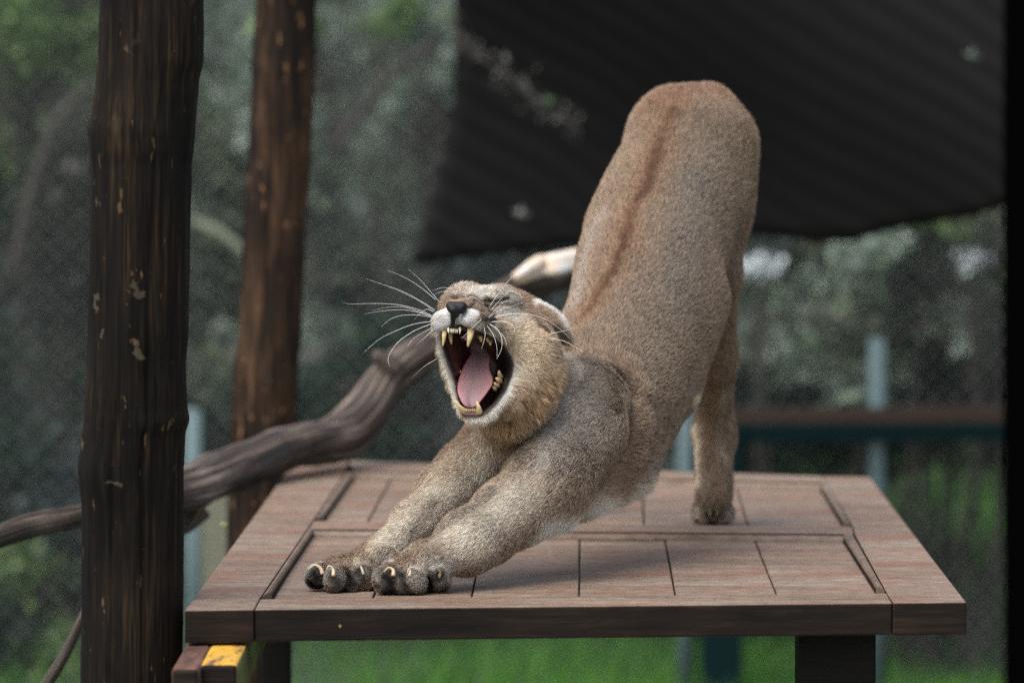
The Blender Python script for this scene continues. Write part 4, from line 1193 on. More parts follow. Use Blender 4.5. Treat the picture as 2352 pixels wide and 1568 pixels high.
TAN = (0.285, 0.208, 0.146)
WHITE = (0.88, 0.88, 0.86); CREAM = (0.62, 0.54, 0.43); BLK = (0.008, 0.0075, 0.007)
MARKS = [
 # torso
 ([(1450, 900), (1560, 640), (1640, 360)], 130, (0.245, 0.198, 0.153), .7),
 ([(1600, 420), (1560, 700)], 60, (0.235, 0.205, 0.175), .5),
 ([(1560, 225), (1539, 256), (1506, 339), (1483, 421), (1450, 471), (1433, 553), (1407, 620), (1386, 653), (1344, 725)], 46, (0.285, 0.165, 0.092), .65),
 ([(1545, 256), (1510, 335), (1488, 415), (1455, 471), (1437, 553), (1409, 620), (1388, 653), (1350, 720)], 15, (0.140, 0.062, 0.030), .75),
 ([(1510, 345), (1492, 415), (1470, 455)], 12, (0.09, 0.045, 0.022), .7), ([(1440, 540), (1412, 620), (1392, 660)], 10, (0.08, 0.042, 0.022), .7),
 ([(1500, 235), (1600, 205), (1660, 215)], 40, (0.27, 0.150, 0.095), .7),
 ([(1380, 500), (1340, 600), (1320, 700)], 30, (0.44, 0.38, 0.33), .55),  # pale strip paints the rim light along the left of the back
 ([(1310, 795), (1380, 800), (1440, 830), (1472, 890), (1480, 960)], 22, (0.25, 0.170, 0.112), .5),
 ([(1300, 802), (1350, 818), (1405, 841), (1440, 890), (1445, 970), (1428, 1035)], 8, (0.08, 0.045, 0.028), .75),
 ([(1700, 300), (1725, 420), (1705, 560)], 26, (0.27, 0.19, 0.12), .6),
 ([(1330, 830), (1370, 950), (1330, 1050)], 85, (0.31, 0.28, 0.245), .85),
 ([(1310, 920), (1250, 1060)], 34, (0.42, 0.40, 0.37), .6),
 ([(1350, 1060), (1300, 1160), (1200, 1200)], 36, (0.235, 0.165, 0.11), .5),
 ([(1590, 880), (1540, 990), (1490, 1080)], 20, (0.34, 0.29, 0.23), .6),
 ([(1470, 1120), (1400, 1165), (1310, 1205), (1250, 1222)], 38, (0.74, 0.69, 0.59), .9),
 # arms
 ([(1200, 1130), (1060, 1240)], 75, (0.58, 0.53, 0.45), .85),
 ([(1130, 1130), (1060, 1185), (1000, 1230)], 24, (0.15, 0.135, 0.115), .4),
 ([(1180, 1060), (1130, 1110)], 26, (0.46, 0.39, 0.29), .7),
 ([(1090, 1060), (900, 1240)], 60, (0.60, 0.545, 0.46), .85),
 ([(1080, 1030), (1020, 1090)], 34, (0.40, 0.33, 0.25), .6),
 ([(1080, 1090), (1040, 1130)], 26, (0.55, 0.48, 0.39), .6),
 ([(1000, 1150), (940, 1225)], 16, (0.14, 0.125, 0.105), .45),
 ([(882, 1272)], 15, (0.17, 0.165, 0.155), .7),
 ([(820, 1280), (760, 1290)], 18, (0.40, 0.32, 0.24), .6),
 ([(1000, 1285), (950, 1290)], 20, (0.27, 0.19, 0.14), .6),
 # toes
 ([(715, 1310), (770, 1315), (835, 1308)], 34, (0.36, 0.34, 0.31), .85), ([(880, 1312), (950, 1312), (1015, 1308)], 36, (0.38, 0.36, 0.325), .85),
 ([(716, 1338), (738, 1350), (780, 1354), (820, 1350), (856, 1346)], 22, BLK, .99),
 ([(722, 1316), (730, 1325)], 15, BLK, .97), ([(762, 1324), (775, 1336)], 15, (0.035, 0.034, 0.033), .9),
 ([(803, 1322), (806, 1340)], 16, BLK, .97), ([(824, 1312), (836, 1332)], 12, (0.035, 0.033, 0.032), .92),
 ([(706, 1300), (701, 1325)], 6, (0.42, 0.40, 0.36), .8),
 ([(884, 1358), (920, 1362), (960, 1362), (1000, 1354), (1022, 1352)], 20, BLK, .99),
 ([(886, 1322), (900, 1338)], 17, BLK, .97), ([(924, 1320), (932, 1342)], 12, BLK, .97),
 ([(960, 1328)], 18, (0.20, 0.195, 0.18), .6), ([(986, 1326), (994, 1345)], 13, BLK, .97),
 ([(1010, 1315), (1008, 1330)], 11, (0.03, 0.028, 0.026), .92), ([(1030, 1310), (1034, 1340)], 6, (0.5, 0.47, 0.42), .8),
 ([(858, 1310), (858, 1340), (872, 1352)], 7, (0.45, 0.43, 0.38), .8),
 ([(708, 1296), (722, 1289), (738, 1290)], 7, (0.58, 0.55, 0.50), .85), ([(756, 1298), (778, 1299)], 6, (0.48, 0.45, 0.41), .75), ([(818, 1288), (842, 1289), (858, 1300)], 6, (0.52, 0.49, 0.44), .8),
 ([(860, 1305), (878, 1294), (900, 1290)], 7, (0.62, 0.59, 0.53), .85), ([(945, 1300), (968, 1302), (980, 1315)], 6, (0.56, 0.53, 0.47), .8), ([(998, 1300), (1016, 1296), (1030, 1308)], 6, (0.62, 0.59, 0.53), .85),
 # hind leg
 ([(1595, 915), (1598, 990), (1603, 1110)], 17, (0.80, 0.70, 0.54), .95),
 ([(1632, 850), (1625, 960), (1630, 1060)], 17, (0.24, 0.150, 0.085), .7),
 ([(1668, 900), (1668, 1060)], 13, (0.50, 0.42, 0.31), .75),
 ([(1600, 1180), (1675, 1180)], 24, (0.55, 0.50, 0.41), .75),
 ([(1625, 1184), (1650, 1184)], 11, BLK, .95), ([(1640, 1170)], 8, (0.05, 0.05, 0.05), .7),
 # head
 ([(1200, 780), (1230, 850)], 85, (0.53, 0.435, 0.325), .9),
 ([(1190, 850)], 26, (0.50, 0.47, 0.42), .6),
 ([(1255, 890), (1200, 940), (1160, 985)], 44, (0.42, 0.285, 0.165), .8),
 ([(1225, 900)], 8, (0.17, 0.085, 0.04), .7), ([(1250, 905), (1258, 920)], 6, (0.17, 0.085, 0.04), .7), ([(1200, 925), (1205, 945)], 6, (0.19, 0.10, 0.05), .6),
 ([(1175, 960), (1168, 985)], 6, (0.19, 0.10, 0.05), .6), ([(1232, 872), (1240, 885)], 5, (0.19, 0.10, 0.05), .6),
 ([(1080, 665), (1130, 670), (1180, 700)], 40, (0.46, 0.43, 0.375), .85),
 ([(1090, 675), (1110, 668)], 14, (0.30, 0.31, 0.31), .6),
 ([(1132, 660)], 9, (0.55, 0.54, 0.50), .6),
 ([(1090, 655), (1060, 662)], 12, (0.26, 0.22, 0.18), .5),
 ([(1142, 672)], 6, (0.09, 0.065, 0.04), .85),
 ([(1046, 674)], 7, (0.62, 0.50, 0.47), .85), ([(1052, 671)], 3, (0.12, 0.08, 0.06), .8),
 ([(1040, 682), (1050, 683)], 3.6, (0.10, 0.06, 0.05), .8),
 ([(1115, 718), (1105, 706), (1090, 706)], 18, (0.17, 0.135, 0.105), .8),
 ([(1078, 692)], 7, (0.19, 0.16, 0.13), .7),
 ([(1068, 686), (1080, 679), (1095, 684), (1106, 693)], 3.8, (0.05, 0.035, 0.025), .8),
 ([(1073, 707), (1082, 703), (1089, 697), (1088, 690)], 3.8, (0.03, 0.022, 0.018), .85),
 ([(1092, 690), (1104, 700), (1118, 702)], 3.5, (0.05, 0.035, 0.025), .7),
 ([(1113, 690), (1119, 686), (1126, 690), (1145, 689), (1166, 684)], 3.8, (0.025, 0.02, 0.017), .95),
 ([(1119, 687)], 5, (0.03, 0.02, 0.02), .9), ([(1113, 693), (1115, 700), (1122, 702)], 3.6, (0.03, 0.02, 0.02), .8),
 ([(1130, 702), (1160, 698), (1190, 703)], 4.3, (0.09, 0.07, 0.05), .6), ([(1145, 680), (1175, 690), (1195, 705)], 4.3, (0.11, 0.08, 0.06), .5),
 ([(1125, 740), (1150, 770)], 18, (0.30, 0.27, 0.23), .5),
 ([(1150, 716), (1185, 735)], 15, (0.46, 0.44, 0.40), .75),
 ([(1002, 712), (1008, 752)], 16, WHITE, .95), ([(1022, 715), (1026, 745)], 12, WHITE, .9),
 ([(1006, 700), (1018, 690)], 7, (0.20, 0.17, 0.14), .8), ([(998, 705), (995, 720)], 4, (0.20, 0.17, 0.14), .6),
 ([(1052, 736), (1075, 726), (1090, 716)], 13, WHITE, .95), ([(1085, 745), (1110, 758), (1135, 772)], 9, (0.55, 0.53, 0.49), .8),
 ([(1062, 732), (1058, 742)], 5, (0.30, 0.31, 0.33), .35),
 ([(1108, 726), (1122, 738), (1118, 752)], 14, (0.12, 0.088, 0.065), .9),
 ([(1104, 716), (1120, 714), (1132, 720)], 4.5, (0.03, 0.024, 0.02), .9), ([(1108, 735), (1124, 731)], 4, (0.04, 0.03, 0.025), .8),
 ([(1133, 728), (1138, 735), (1128, 736)], 8.5, (0.012, 0.011, 0.010), .97), ([(1114, 738), (1120, 733)], 3, (0.02, 0.017, 0.015), .8),
 ([(1045, 748), (1035, 750), (1058, 751)], 4, (0.02, 0.018, 0.018), .95),
 ([(1066, 966), (1090, 968), (1120, 962), (1142, 938), (1165, 905), (1180, 868)], 9, (0.66, 0.64, 0.58), .9),
 ([(1003, 765), (1009, 808), (1020, 848), (1035, 885), (1046, 920), (1058, 948)], 8, (0.68, 0.63, 0.53), .9),
 # ear
 ([(1218, 726), (1236, 745), (1256, 764)], 8, (0.10, 0.065, 0.04), .9),
 ([(1232, 700), (1256, 712), (1275, 726), (1290, 742)], 12, (0.80, 0.80, 0.77), .92),
 ([(1272, 748), (1284, 760), (1294, 772)], 7, (0.03, 0.028, 0.025), .9), ([(1294, 746), (1303, 760), (1308, 780)], 4.5, (0.60, 0.58, 0.53), .85),
 ([(1288, 788), (1300, 792)], 9, (0.15, 0.13, 0.105), .85),
]
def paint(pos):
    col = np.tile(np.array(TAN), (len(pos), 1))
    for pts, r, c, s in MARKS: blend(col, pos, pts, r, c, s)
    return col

rng = np.random.default_rng(7)
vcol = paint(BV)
ins = INSIDE[:, None]
rim = np.clip((16 + msd) / 8.0, 0, 1)[:, None]            # near the lips: black
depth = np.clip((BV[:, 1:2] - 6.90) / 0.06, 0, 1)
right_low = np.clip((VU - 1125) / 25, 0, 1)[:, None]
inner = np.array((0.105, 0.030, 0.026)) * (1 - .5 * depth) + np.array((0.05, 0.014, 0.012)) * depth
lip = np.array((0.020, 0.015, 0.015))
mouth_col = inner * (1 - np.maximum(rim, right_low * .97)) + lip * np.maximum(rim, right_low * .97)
liprim = (np.exp(-(np.minimum(msd + 1, 0) / 9) ** 2) * np.clip((6 - msd) / 4, 0, 1) * ((BV[:, 1] < 6.97) & (BV[:, 1] > 6.84)) * np.clip((VU - 1040) / 20, 0, 1))[:, None]
vcol = vcol * 0.55 * (1 - ins) + mouth_col * ins
vcol = vcol * (1 - liprim) + lip * liprim

M = Nodes('puma_skin')
at = M.n('ShaderNodeAttribute', attribute_name='coat')
M.l(at.outputs['Color'], M.b.inputs['Base Color'])
at2 = M.n('ShaderNodeAttribute', attribute_name='wet')
rr = M.n('ShaderNodeMapRange'); rr.inputs['To Min'].default_value = 0.9; rr.inputs['To Max'].default_value = 0.32
M.l(at2.outputs['Fac'], rr.inputs[0]); M.l(rr.outputs[0], M.b.inputs['Roughness'])
M.bump(M.noise(M.coord((1, 1, 1)), 260, 3), 0.3, 0.002)
MAT_SKIN = M.m

puma_base = P(1180, 1200, 7.2); puma_base.z = TOP
puma = empty('puma', puma_base)
tag(puma, 'tawny puma bowing in a deep stretch on the wooden platform, mouth wide open', 'puma')

body = np_mesh('body', BV - np.array(puma_base), BF, MAT_SKIN, puma)
a = body.data.color_attributes.new('coat', 'FLOAT_COLOR', 'POINT')
a.data.foreach_set('color', np.concatenate([vcol, np.ones((len(vcol), 1))], 1).astype(np.float32).ravel())
a = body.data.attributes.new('wet', 'FLOAT', 'POINT')
a.data.foreach_set('value', INSIDE.astype(np.float32))

# ------------------------------------------------------------------ coat of hair
def hashv(c):
    h = (c[:, 0] * 73856093) ^ (c[:, 1] * 19349663) ^ (c[:, 2] * 83492791)
    out = np.empty((len(c), 3))
    for i in range(3):
        g = (h * (2654435761 + 40503 * i) + 977 * i) & 0xffffffff
        g = ((g ^ (g >> 13)) * 1274126177) & 0xffffffff
        out[:, i] = (g & 0xffff) / 32767.5 - 1
    return out
def vnoise(p, s):
    """smooth vector noise in -1..1"""
    q = p * s; c = np.floor(q).astype(np.int64); f = q - c; f = f * f * (3 - 2 * f)
    out = 0
    for i in (0, 1):
        for j in (0, 1):
            for k in (0, 1):
                w = (f[:, 0] if i else 1 - f[:, 0]) * (f[:, 1] if j else 1 - f[:, 1]) * (f[:, 2] if k else 1 - f[:, 2])
                out = out + w[:, None] * hashv(c + np.array([i, j, k]))
    return out

def near(pos, pts, rpx):
    pts = [np.array(hit(*p)) for p in pts]; r = rpx * 7.0 / FPX
    d = np.full(len(pos), 9.0)
    if len(pts) == 1: d = np.linalg.norm(pos - pts[0], axis=1)
    for a, b in zip(pts, pts[1:]):
        e = b - a; t = np.clip(((pos - a) @ e) / (e @ e), 0, 1)
        d = np.minimum(d, np.linalg.norm(pos - a - t[:, None] * e, axis=1))
    return np.exp(-(d / r) ** 2)

NHAIR = int(globals().get('NHAIR', 900000))
dens = np.ones(len(BV))
focus = np.exp(-(((BV[:, 1] - 6.90) / 0.20) ** 2))
fc = np.array(P(1085, 715, 6.91)); face = np.exp(-(((BV - fc) ** 2).sum(1) / 0.055 ** 2) ** 1.5)
dens = 0.50 + 2.0 * focus + 7.0 * face
dens *= (INSIDE < 0.25) * (VN[:, 2] > -1.1)
dens *= (BV[:, 2] > TOP - 0.008)
dens *= ~((msd < 3.5) & (msd > -8) & (BV[:, 1] < 6.97) & (BV[:, 1] > 6.84) & (VU > 1060) & (VV > 765))
NOSEP = np.array(P(1047, 710, 6.868))
nd = np.linalg.norm(BV - NOSEP, axis=1)
dens *= np.clip((nd - 0.010) / 0.003, 0, 1)
fd = FA * dens[BF].mean(1)
fi = rng.choice(len(BF), NHAIR, p=fd / fd.sum())
w1, w2 = rng.random(NHAIR), rng.random(NHAIR)
wt = np.stack([(1 - w1) * (1 - w2), w1 * (1 - w2), w1 * w2, (1 - w1) * w2], 1)
root = (BV[BF[fi]] * wt[..., None]).sum(1)
nr = (VN[BF[fi]] * wt[..., None]).sum(1); nr /= np.linalg.norm(nr, axis=1)[:, None]
# lie of the coat
flow = np.zeros((NHAIR, 3)); ws = np.zeros(NHAIR)
for p in PR:
    if not np.any(p.flow): continue
    lo, hi = p.bounds()
    m = np.nonzero(((root > lo - 0.03) & (root < hi + 0.03)).all(1))[0]
    if not len(m): continue
    d = p.d(root[m, 0], root[m, 1], root[m, 2])
    w = np.exp(-np.abs(d) / 0.006)
    flow[m] += w[:, None] * p.flow; ws[m] += w
flow /= np.maximum(ws, 1e-9)[:, None]
flow += 0.22 * vnoise(root, 22) + 0.16 * vnoise(root + 3.1, 70)
flow -= (flow * nr).sum(1)[:, None] * nr
fl = np.linalg.norm(flow, axis=1)[:, None]; flow = flow / np.maximum(fl, 1e-6)

L = np.where(root[:, 1] > 7.2, 0.0082, 0.0098)
def setlen(pts, r, val):
    global L
    w = near(root, pts, r); L = L * (1 - w) + val * w
setlen([(1180, 790), (1230, 850)], 90, 0.0068)
setlen([(1240, 890), (1180, 970)], 55, 0.0135)
setlen([(1060, 700), (1130, 715)], 52, 0.0026)
setlen([(1080, 675), (1150, 690)], 34, 0.0030)
setlen([(1010, 735), (1025, 735)], 22, 0.0021)
setlen([(1055, 735), (1100, 735), (1130, 745)], 22, 0.0021)
setlen([(1005, 780), (1040, 900)], 18, 0.0050)
setlen([(1060, 950), (1120, 965), (1170, 900)], 20, 0.0060)
setlen([(1130, 1090), (1160, 1050)], 45, 0.018)
setlen([(1150, 1150), (1000, 1260)], 60, 0.0085)
setlen([(1050, 1110), (900, 1240)], 50, 0.0085)
setlen([(1460, 1125), (1380, 1170), (1290, 1205)], 42, 0.026)
setlen([(1235, 700), (1262, 714), (1285, 736)], 16, 0.011)
setlen([(715, 1322), (775, 1330), (840, 1325), (890, 1332), (960, 1338), (1020, 1330)], 36, 0.0042)
setlen([(1080, 1262), (1140, 1280)], 24, 0.013)
ru, rv = uv_of(root[:, 0], root[:, 1], root[:, 2])
rm = poly_sd(ru, rv, MOUTH); nearm = (root[:, 1] > 6.84) & (root[:, 1] < 6.98) & (rm < 20) & (rm > -20)
L = np.where(nearm, L * np.clip(rm / 16, 0.25, 1), L)
L *= rng.uniform(0.65, 1.2, NHAIR)
lift = np.clip(rng.normal(0.50, 0.13, NHAIR), 0.15, 1.0)
cl = hashv(np.floor(root / 0.0045).astype(np.int64))
dirn = flow + nr * lift[:, None] + 0.05 * cl + 0.13 * rng.normal(size=(NHAIR, 3))
dirn /= np.linalg.norm(dirn, axis=1)[:, None]
tuft = near(root, [(1228, 698), (1256, 711), (1278, 726), (1292, 742)], 13)[:, None]
dirn = dirn * (1 - tuft) + tuft * (np.array([0.55, -0.1, 0.8]) + 0.15 * rng.normal(size=(NHAIR, 3)))
dirn /= np.linalg.norm(dirn, axis=1)[:, None]
def clump(cell, off):
    key = np.floor((root + off) / cell).astype(np.int64)
    key = key[:, 0] * 4000037 + key[:, 1] * 2003 + key[:, 2]
    _, inv = np.unique(key, return_inverse=True)
    n = np.bincount(inv)
    c = np.stack([np.bincount(inv, root[:, i]) / n for i in range(3)], 1)
    return c[inv], inv, len(n)
cc1, inv1, n1 = clump(0.0065, 0.0); cc2, inv2, n2 = clump(0.0034, 0.0013)
bend = flow * 0.55 - nr * 0.10 + np.array([0, 0, -0.12])
NPT = 4
sleek = np.clip(1 - (root[:, 1] - 7.02) / 0.12, 0.10, 1)[:, None]
pts = np.empty((NHAIR, NPT, 3), np.float32)
for i in range(NPT):
    t = i / (NPT - 1)
    pts[:, i] = root - nr * 0.0005 + (dirn * t + bend * t * t * 0.45) * L[:, None] + sleek * (0.15 * (cc1 - root) + 0.22 * (cc2 - root)) * t ** 1.5
pts[..., 2] = np.maximum(pts[..., 2], TOP - 0.0106)
vis = 0.5 * (pts[:, 1] + pts[:, 2]).astype(np.float64)          # where a hair shows its colour, brought back to the skin
vis -= nr * ((vis - root) * nr).sum(1)[:, None]
vis += 0.006 * vnoise(vis, 45) * np.clip((root[:, 1:2] - 7.08) / 0.1, 0, 1)
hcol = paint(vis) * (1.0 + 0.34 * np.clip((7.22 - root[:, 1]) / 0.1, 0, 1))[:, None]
# black guard hairs and pale bands of the ticking
tick = rng.random(NHAIR)
lum = hcol.mean(1)
big = vnoise(root, 30)[:, 0] * 0.08 + vnoise(root, 110)[:, 1] * 0.07
val = np.exp(rng.normal(0, 0.18, NHAIR) + big + (rng.normal(0, 0.04, n1)[inv1] + rng.normal(0, 0.10, n2)[inv2]) * sleek[:, 0])
armw = near(root, [(1240, 1060), (1000, 1270)], 90) + near(root, [(1060, 1080), (880, 1260)], 70)
pblack = 0.08 + 0.12 * np.clip(armw, 0, 1)
pblack *= (lum < 0.45)
black = tick < pblack
pale = (tick > 0.86) & (lum > 0.06)
hc3 = hcol * val[:, None]
hc3[pale] = hc3[pale] * 1.30 + 0.015
band = np.array([0.80, 1.0, 1.15, 1.10])
ccol = hc3[:, None, :] * band[None, :, None]
ccol[black, 2] = 0.03; ccol[black, 3] = 0.015; ccol[black, 1] *= .6
ccol = np.clip(ccol, 0.004, 0.9)
hd = bpy.data.hair_curves.new('fur')
hd.add_curves([NPT] * NHAIR)
hd.points.foreach_set('position', (pts - np.array(puma_base)).astype(np.float32).ravel())
rad = np.tile(np.array([1.0, 0.95, 0.7, 0.12], np.float32), NHAIR) * np.repeat(0.00026 * (0.75 + 0.5 * rng.random(NHAIR)) * np.where(root[:, 1] > 7.15, 1.45, 0.85) * (1 - 0.40 * np.exp(-(((root - fc) ** 2).sum(1) / 0.055 ** 2) ** 1.5)), NPT).astype(np.float32)
if 'radius' not in hd.attributes: hd.attributes.new('radius', 'FLOAT', 'POINT')
hd.attributes['radius'].data.foreach_set('value', rad.astype(np.float32))
ca = hd.attributes.new('coat', 'FLOAT_COLOR', 'POINT')
ca.data.foreach_set('color', np.concatenate([ccol, np.ones((NHAIR, NPT, 1))], 2).astype(np.float32).ravel())
M = Nodes('puma_fur')
at = M.n('ShaderNodeAttribute', attribute_name='coat')
M.l(at.outputs['Color'], M.b.inputs['Base Color'])
M.rough(0.55); M.b.inputs['Specular IOR Level'].default_value = 0.25
tr = M.n('ShaderNodeBsdfTranslucent'); mx = M.n('ShaderNodeMixShader'); mx.inputs[0].default_value = 0.28
M.l(at.outputs['Color'], tr.inputs[0]); M.l(M.b.outputs[0], mx.inputs[1]); M.l(tr.outputs[0], mx.inputs[2])
M.l(mx.outputs[0], M.t.nodes['Material Output'].inputs['Surface'])
hd.materials.append(M.m)
fur = bpy.data.objects.new('fur', hd); C.objects.link(fur); fur.parent = puma
fur['kind'] = 'stuff'
print('fur done')

# ------------------------------------------------------------------ nose, tongue, teeth, claws, whiskers
def sdf_part(name, prims, cuts, mat, step=0.0009, pad=0.003):
    lo = np.min([p.bounds()[0] for p in prims], 0) - pad; hi = np.max([p.bounds()[1] for p in prims], 0) + pad
    f = Field(*[np.arange(lo[i], hi[i], step, dtype=np.float32) for i in range(3)])
    for p in prims: f.add(p)
    for p in cuts: f.cut(p)
    V, Q = surface_nets(f); V = relax(V, Q, 1, .5)
    return np_mesh(name, V - np.array(puma_base), Q, mat, puma)
def capp(a, b, k=0.003):
    return Cap(P(*a[:3]), P(*b[:3]), S(a[3], a[2]), S(b[3], b[2]), k)

M = Nodes('nose_leather')
nz = M.noise(M.coord((1, 1, 1)), 900, 3)
M.col(M.ramp(nz, [(0.3, (0.005, 0.005, 0.006)), (0.7, (0.013, 0.013, 0.015))]))
M.b.inputs['Specular IOR Level'].default_value = 0.3; M.rough(0.5); M.bump(nz, 0.35, 0.0006)
sdf_part('nose', [capp((1034, 702, 6.872, 10), (1062, 704, 6.872, 11.5)), capp((1036, 709, 6.868, 9), (1060, 711, 6.870, 10)), capp((1042, 712, 6.866, 9), (1046, 722, 6.868, 9)),
                  capp((1041, 724, 6.869, 6.5), (1040, 749, 6.874, 5.2)), capp((1062, 713, 6.874, 6), (1070, 705, 6.882, 4.5))],
         [capp((1061, 714, 6.858, 3.6), (1067, 710, 6.866, 3.6), 0.002), capp((1031, 713, 6.856, 3.2), (1027, 708, 6.864, 3.0), 0.002),
          capp((1040, 728, 6.860, 1.2), (1039, 748, 6.864, 1.2), 0.002)], M.m)

# tongue: lofted between its left and right edges
M = Nodes('tongue')
nz = M.noise(M.coord((1, 1, 1)), 700, 3, .7)
atn = M.n('ShaderNodeAttribute', attribute_name='edge')
cc = M.ramp(atn.outputs['Fac'], [(0.0, (0.20, 0.105, 0.112)), (0.5, (0.28, 0.115, 0.125)), (1.0, (0.42, 0.115, 0.135))])
M.col(M.mix(M.math('MULTIPLY', nz, 0.5), cc, (0.36, 0.27, 0.27)))
M.rough(0.42); M.bump(nz, 0.6, 0.0012)
ROWS = [(806, 1088, 1116, 6.985), (814, 1082, 1124, 6.975), (822, 1075, 1126, 6.965), (837, 1066, 1123, 6.952), (850, 1060, 1125, 6.942), (863, 1056, 1131, 6.932),
        (872, 1053, 1134, 6.925), (884, 1050, 1132, 6.917), (896, 1050, 1124, 6.908), (908, 1052, 1115, 6.901), (920, 1058, 1106, 6.896), (930, 1064, 1098, 6.893), (936, 1073, 1090, 6.893)]
tv, tf, te = [], [], []
NS = 26
for v, ul, ur, Y in ROWS:
    for s in range(NS):
        a = 2 * math.pi * s / NS
        ca_, sa = math.cos(a), math.sin(a)
        x = (ul + ur) / 2 + (ur - ul) / 2 * ca_
        th = 0.006 * abs(sa) ** 0.6 * (1 if sa > 0 else -1)
        up = 0.0030 * ca_ * ca_ - 0.0030 * math.exp(-(ca_ / 0.25) ** 2) * (sa < 0)       # curled edges, groove down the middle
        yy = Y + th - (up if sa < 0 else 0)
        tv.append(P(x, v, yy) - puma_base); te.append(abs(ca_) ** 2.5 if sa <= 0.01 else 1)
for r in range(len(ROWS) - 1):
    for s in range(NS):
        a = r * NS + s; b = r * NS + (s + 1) % NS
        tf.append((a, b, b + NS, a + NS))
tf.append(tuple(range(NS))[::-1]); tf.append(tuple((len(ROWS) - 1) * NS + i for i in range(NS)))
tongue = mesh_obj('tongue', tv, tf, M.m, puma, True)
a = tongue.data.attributes.new('edge', 'FLOAT', 'POINT'); a.data.foreach_set('value', np.array(te, np.float32))
ss = tongue.modifiers.new('s', 'SUBSURF'); ss.levels = ss.render_levels = 2

def tube(name, path, radii, mat, n=8, flat=None, parent=None, smooth=True):
    """tapered tube through world points"""
    vs, fs = [], []
    pts_ = [Vector(p) for p in path]
    prev = None
    for i, p in enumerate(pts_):
        t = (pts_[min(i + 1, len(pts_) - 1)] - pts_[max(i - 1, 0)]).normalized()
        if prev is None:
            prev = t.cross(Vector((0, 1, 0.1))).normalized()
        x = (prev - t * prev.dot(t)).normalized(); y = t.cross(x); prev = x
        for s in range(n):
            a = 2 * math.pi * s / n
            q = radii[i]
            vs.append(p + x * math.cos(a) * q + y * math.sin(a) * q * (flat or 1))
    for i in range(len(pts_) - 1):
        for s in range(n):
            a = i * n + s; b = i * n + (s + 1) % n
            fs.append((a, b, b + n, a + n))
    fs.append(tuple(range(n))[::-1]); fs.append(tuple((len(pts_) - 1) * n + i for i in range(n)))
    off = parent.location if parent else Vector((0, 0, 0))
    return mesh_obj(name, [v - off for v in vs], fs, mat, parent, smooth)

def bez(p, n):
    """smooth path through control points (Catmull-Rom)"""
    p = [Vector(q) for q in p]
    p = [2 * p[0] - p[1]] + p + [2 * p[-1] - p[-2]]
    out = []
    for i in range(1, len(p) - 2):
        for j in range(n):
            t = j / n
            out.append(0.5 * ((2 * p[i]) + (-p[i - 1] + p[i + 1]) * t + (2 * p[i - 1] - 5 * p[i] + 4 * p[i + 1] - p[i + 2]) * t * t
                              + (-p[i - 1] + 3 * p[i] - 3 * p[i + 1] + p[i + 2]) * t ** 3))
    out.append(p[-2]); return out

M = Nodes('tooth_enamel')
nz = M.noise(M.coord((1, 1, 1)), 180, 3)
M.col(M.ramp(nz, [(0.3, (0.78, 0.50, 0.22)), (0.6, (0.88, 0.70, 0.40)), (0.8, (0.72, 0.42, 0.17))]))
M.rough(0.3); MAT_TOOTH = M.m
MAT_TOOTHW = flat_mat('pale_tooth', (0.72, 0.66, 0.50), 0.35)
def tooth(pts_, r0, mat=MAT_TOOTH, name='tooth', Yd=0.0):
    path = bez([P(*p) for p in pts_], 5)
    n = len(path); Ym = pts_[0][2]
    rad = [S(r0, Ym) * (1 - 0.80 * (i / (n - 1)) ** 1.6) for i in range(n)]
    rad[-1] *= 0.4
    return tube(name, path, rad, mat, 10, parent=puma)
c = tooth([(1021, 752, 6.895), (1020, 772, 6.890), (1017, 796, 6.893)], 6.8, name='canine')
c = tooth([(1082, 754, 6.888), (1079, 774, 6.882), (1074, 797, 6.886)], 8.8, name='canine')
c = tooth([(1066, 944, 6.893), (1057, 936, 6.882), (1047, 920, 6.876)], 7.8, name='canine')
c = tooth([(1100, 948, 6.893), (1100, 937, 6.882), (1095, 921, 6.878)], 7.4, name='canine')
for u0, v0, v1, r, du in ((1030, 755, 766, 3.0, 1), (1036.5, 757, 765.5, 2.3, 0), (1041, 757.5, 765.5, 2.2, 0), (1045.5, 757.5, 765.5, 2.2, 0), (1050, 757.5, 765.5, 2.3, 0), (1056.5, 754, 767, 3.2, -1)):
    tooth([(u0, v0 - 1, 6.884), (u0, (v0 + v1) / 2, 6.879), (u0 + du, v1, 6.879)], r, MAT_TOOTHW)
tooth([(1034, 766, 6.925), (1035, 778, 6.920), (1037, 791, 6.920)], 6.0)
tooth([(1103, 766, 6.925), (1104, 776, 6.920), (1106, 786, 6.920)], 6.5)
tooth([(1118, 770, 6.935), (1119, 778, 6.932), (1121, 786, 6.932)], 6)
tooth([(1125, 776, 6.945), (1126, 785, 6.940), (1126, 794, 6.940)], 6.5)
tooth([(1135, 781, 6.955), (1136, 788, 6.950), (1137, 794, 6.950)], 5)
tooth([(1150, 866, 6.955), (1147, 858, 6.945), (1146, 850, 6.94)], 6.5)
tooth([(1148, 876, 6.948), (1143, 871, 6.937), (1138, 868, 6.932)], 7.5)
tooth([(1143, 886, 6.940), (1138, 883, 6.928), (1135, 877, 6.924)], 6)
tooth([(1137, 894, 6.932), (1134, 891, 6.924), (1131, 886, 6.920)], 4.5)
tooth([(1058, 862, 6.955), (1058, 858, 6.945), (1058, 850, 6.94)], 4)
for i in range(5):
    u0 = 1072 + i * 4.6
    tooth([(u0, 946, 6.893), (u0, 942, 6.887), (u0, 938.5, 6.885)], 2.5, MAT_TOOTHW)
M = Nodes('gum')
M.col((0.36, 0.13, 0.13)); M.rough(0.3); MAT_GUM = M.m
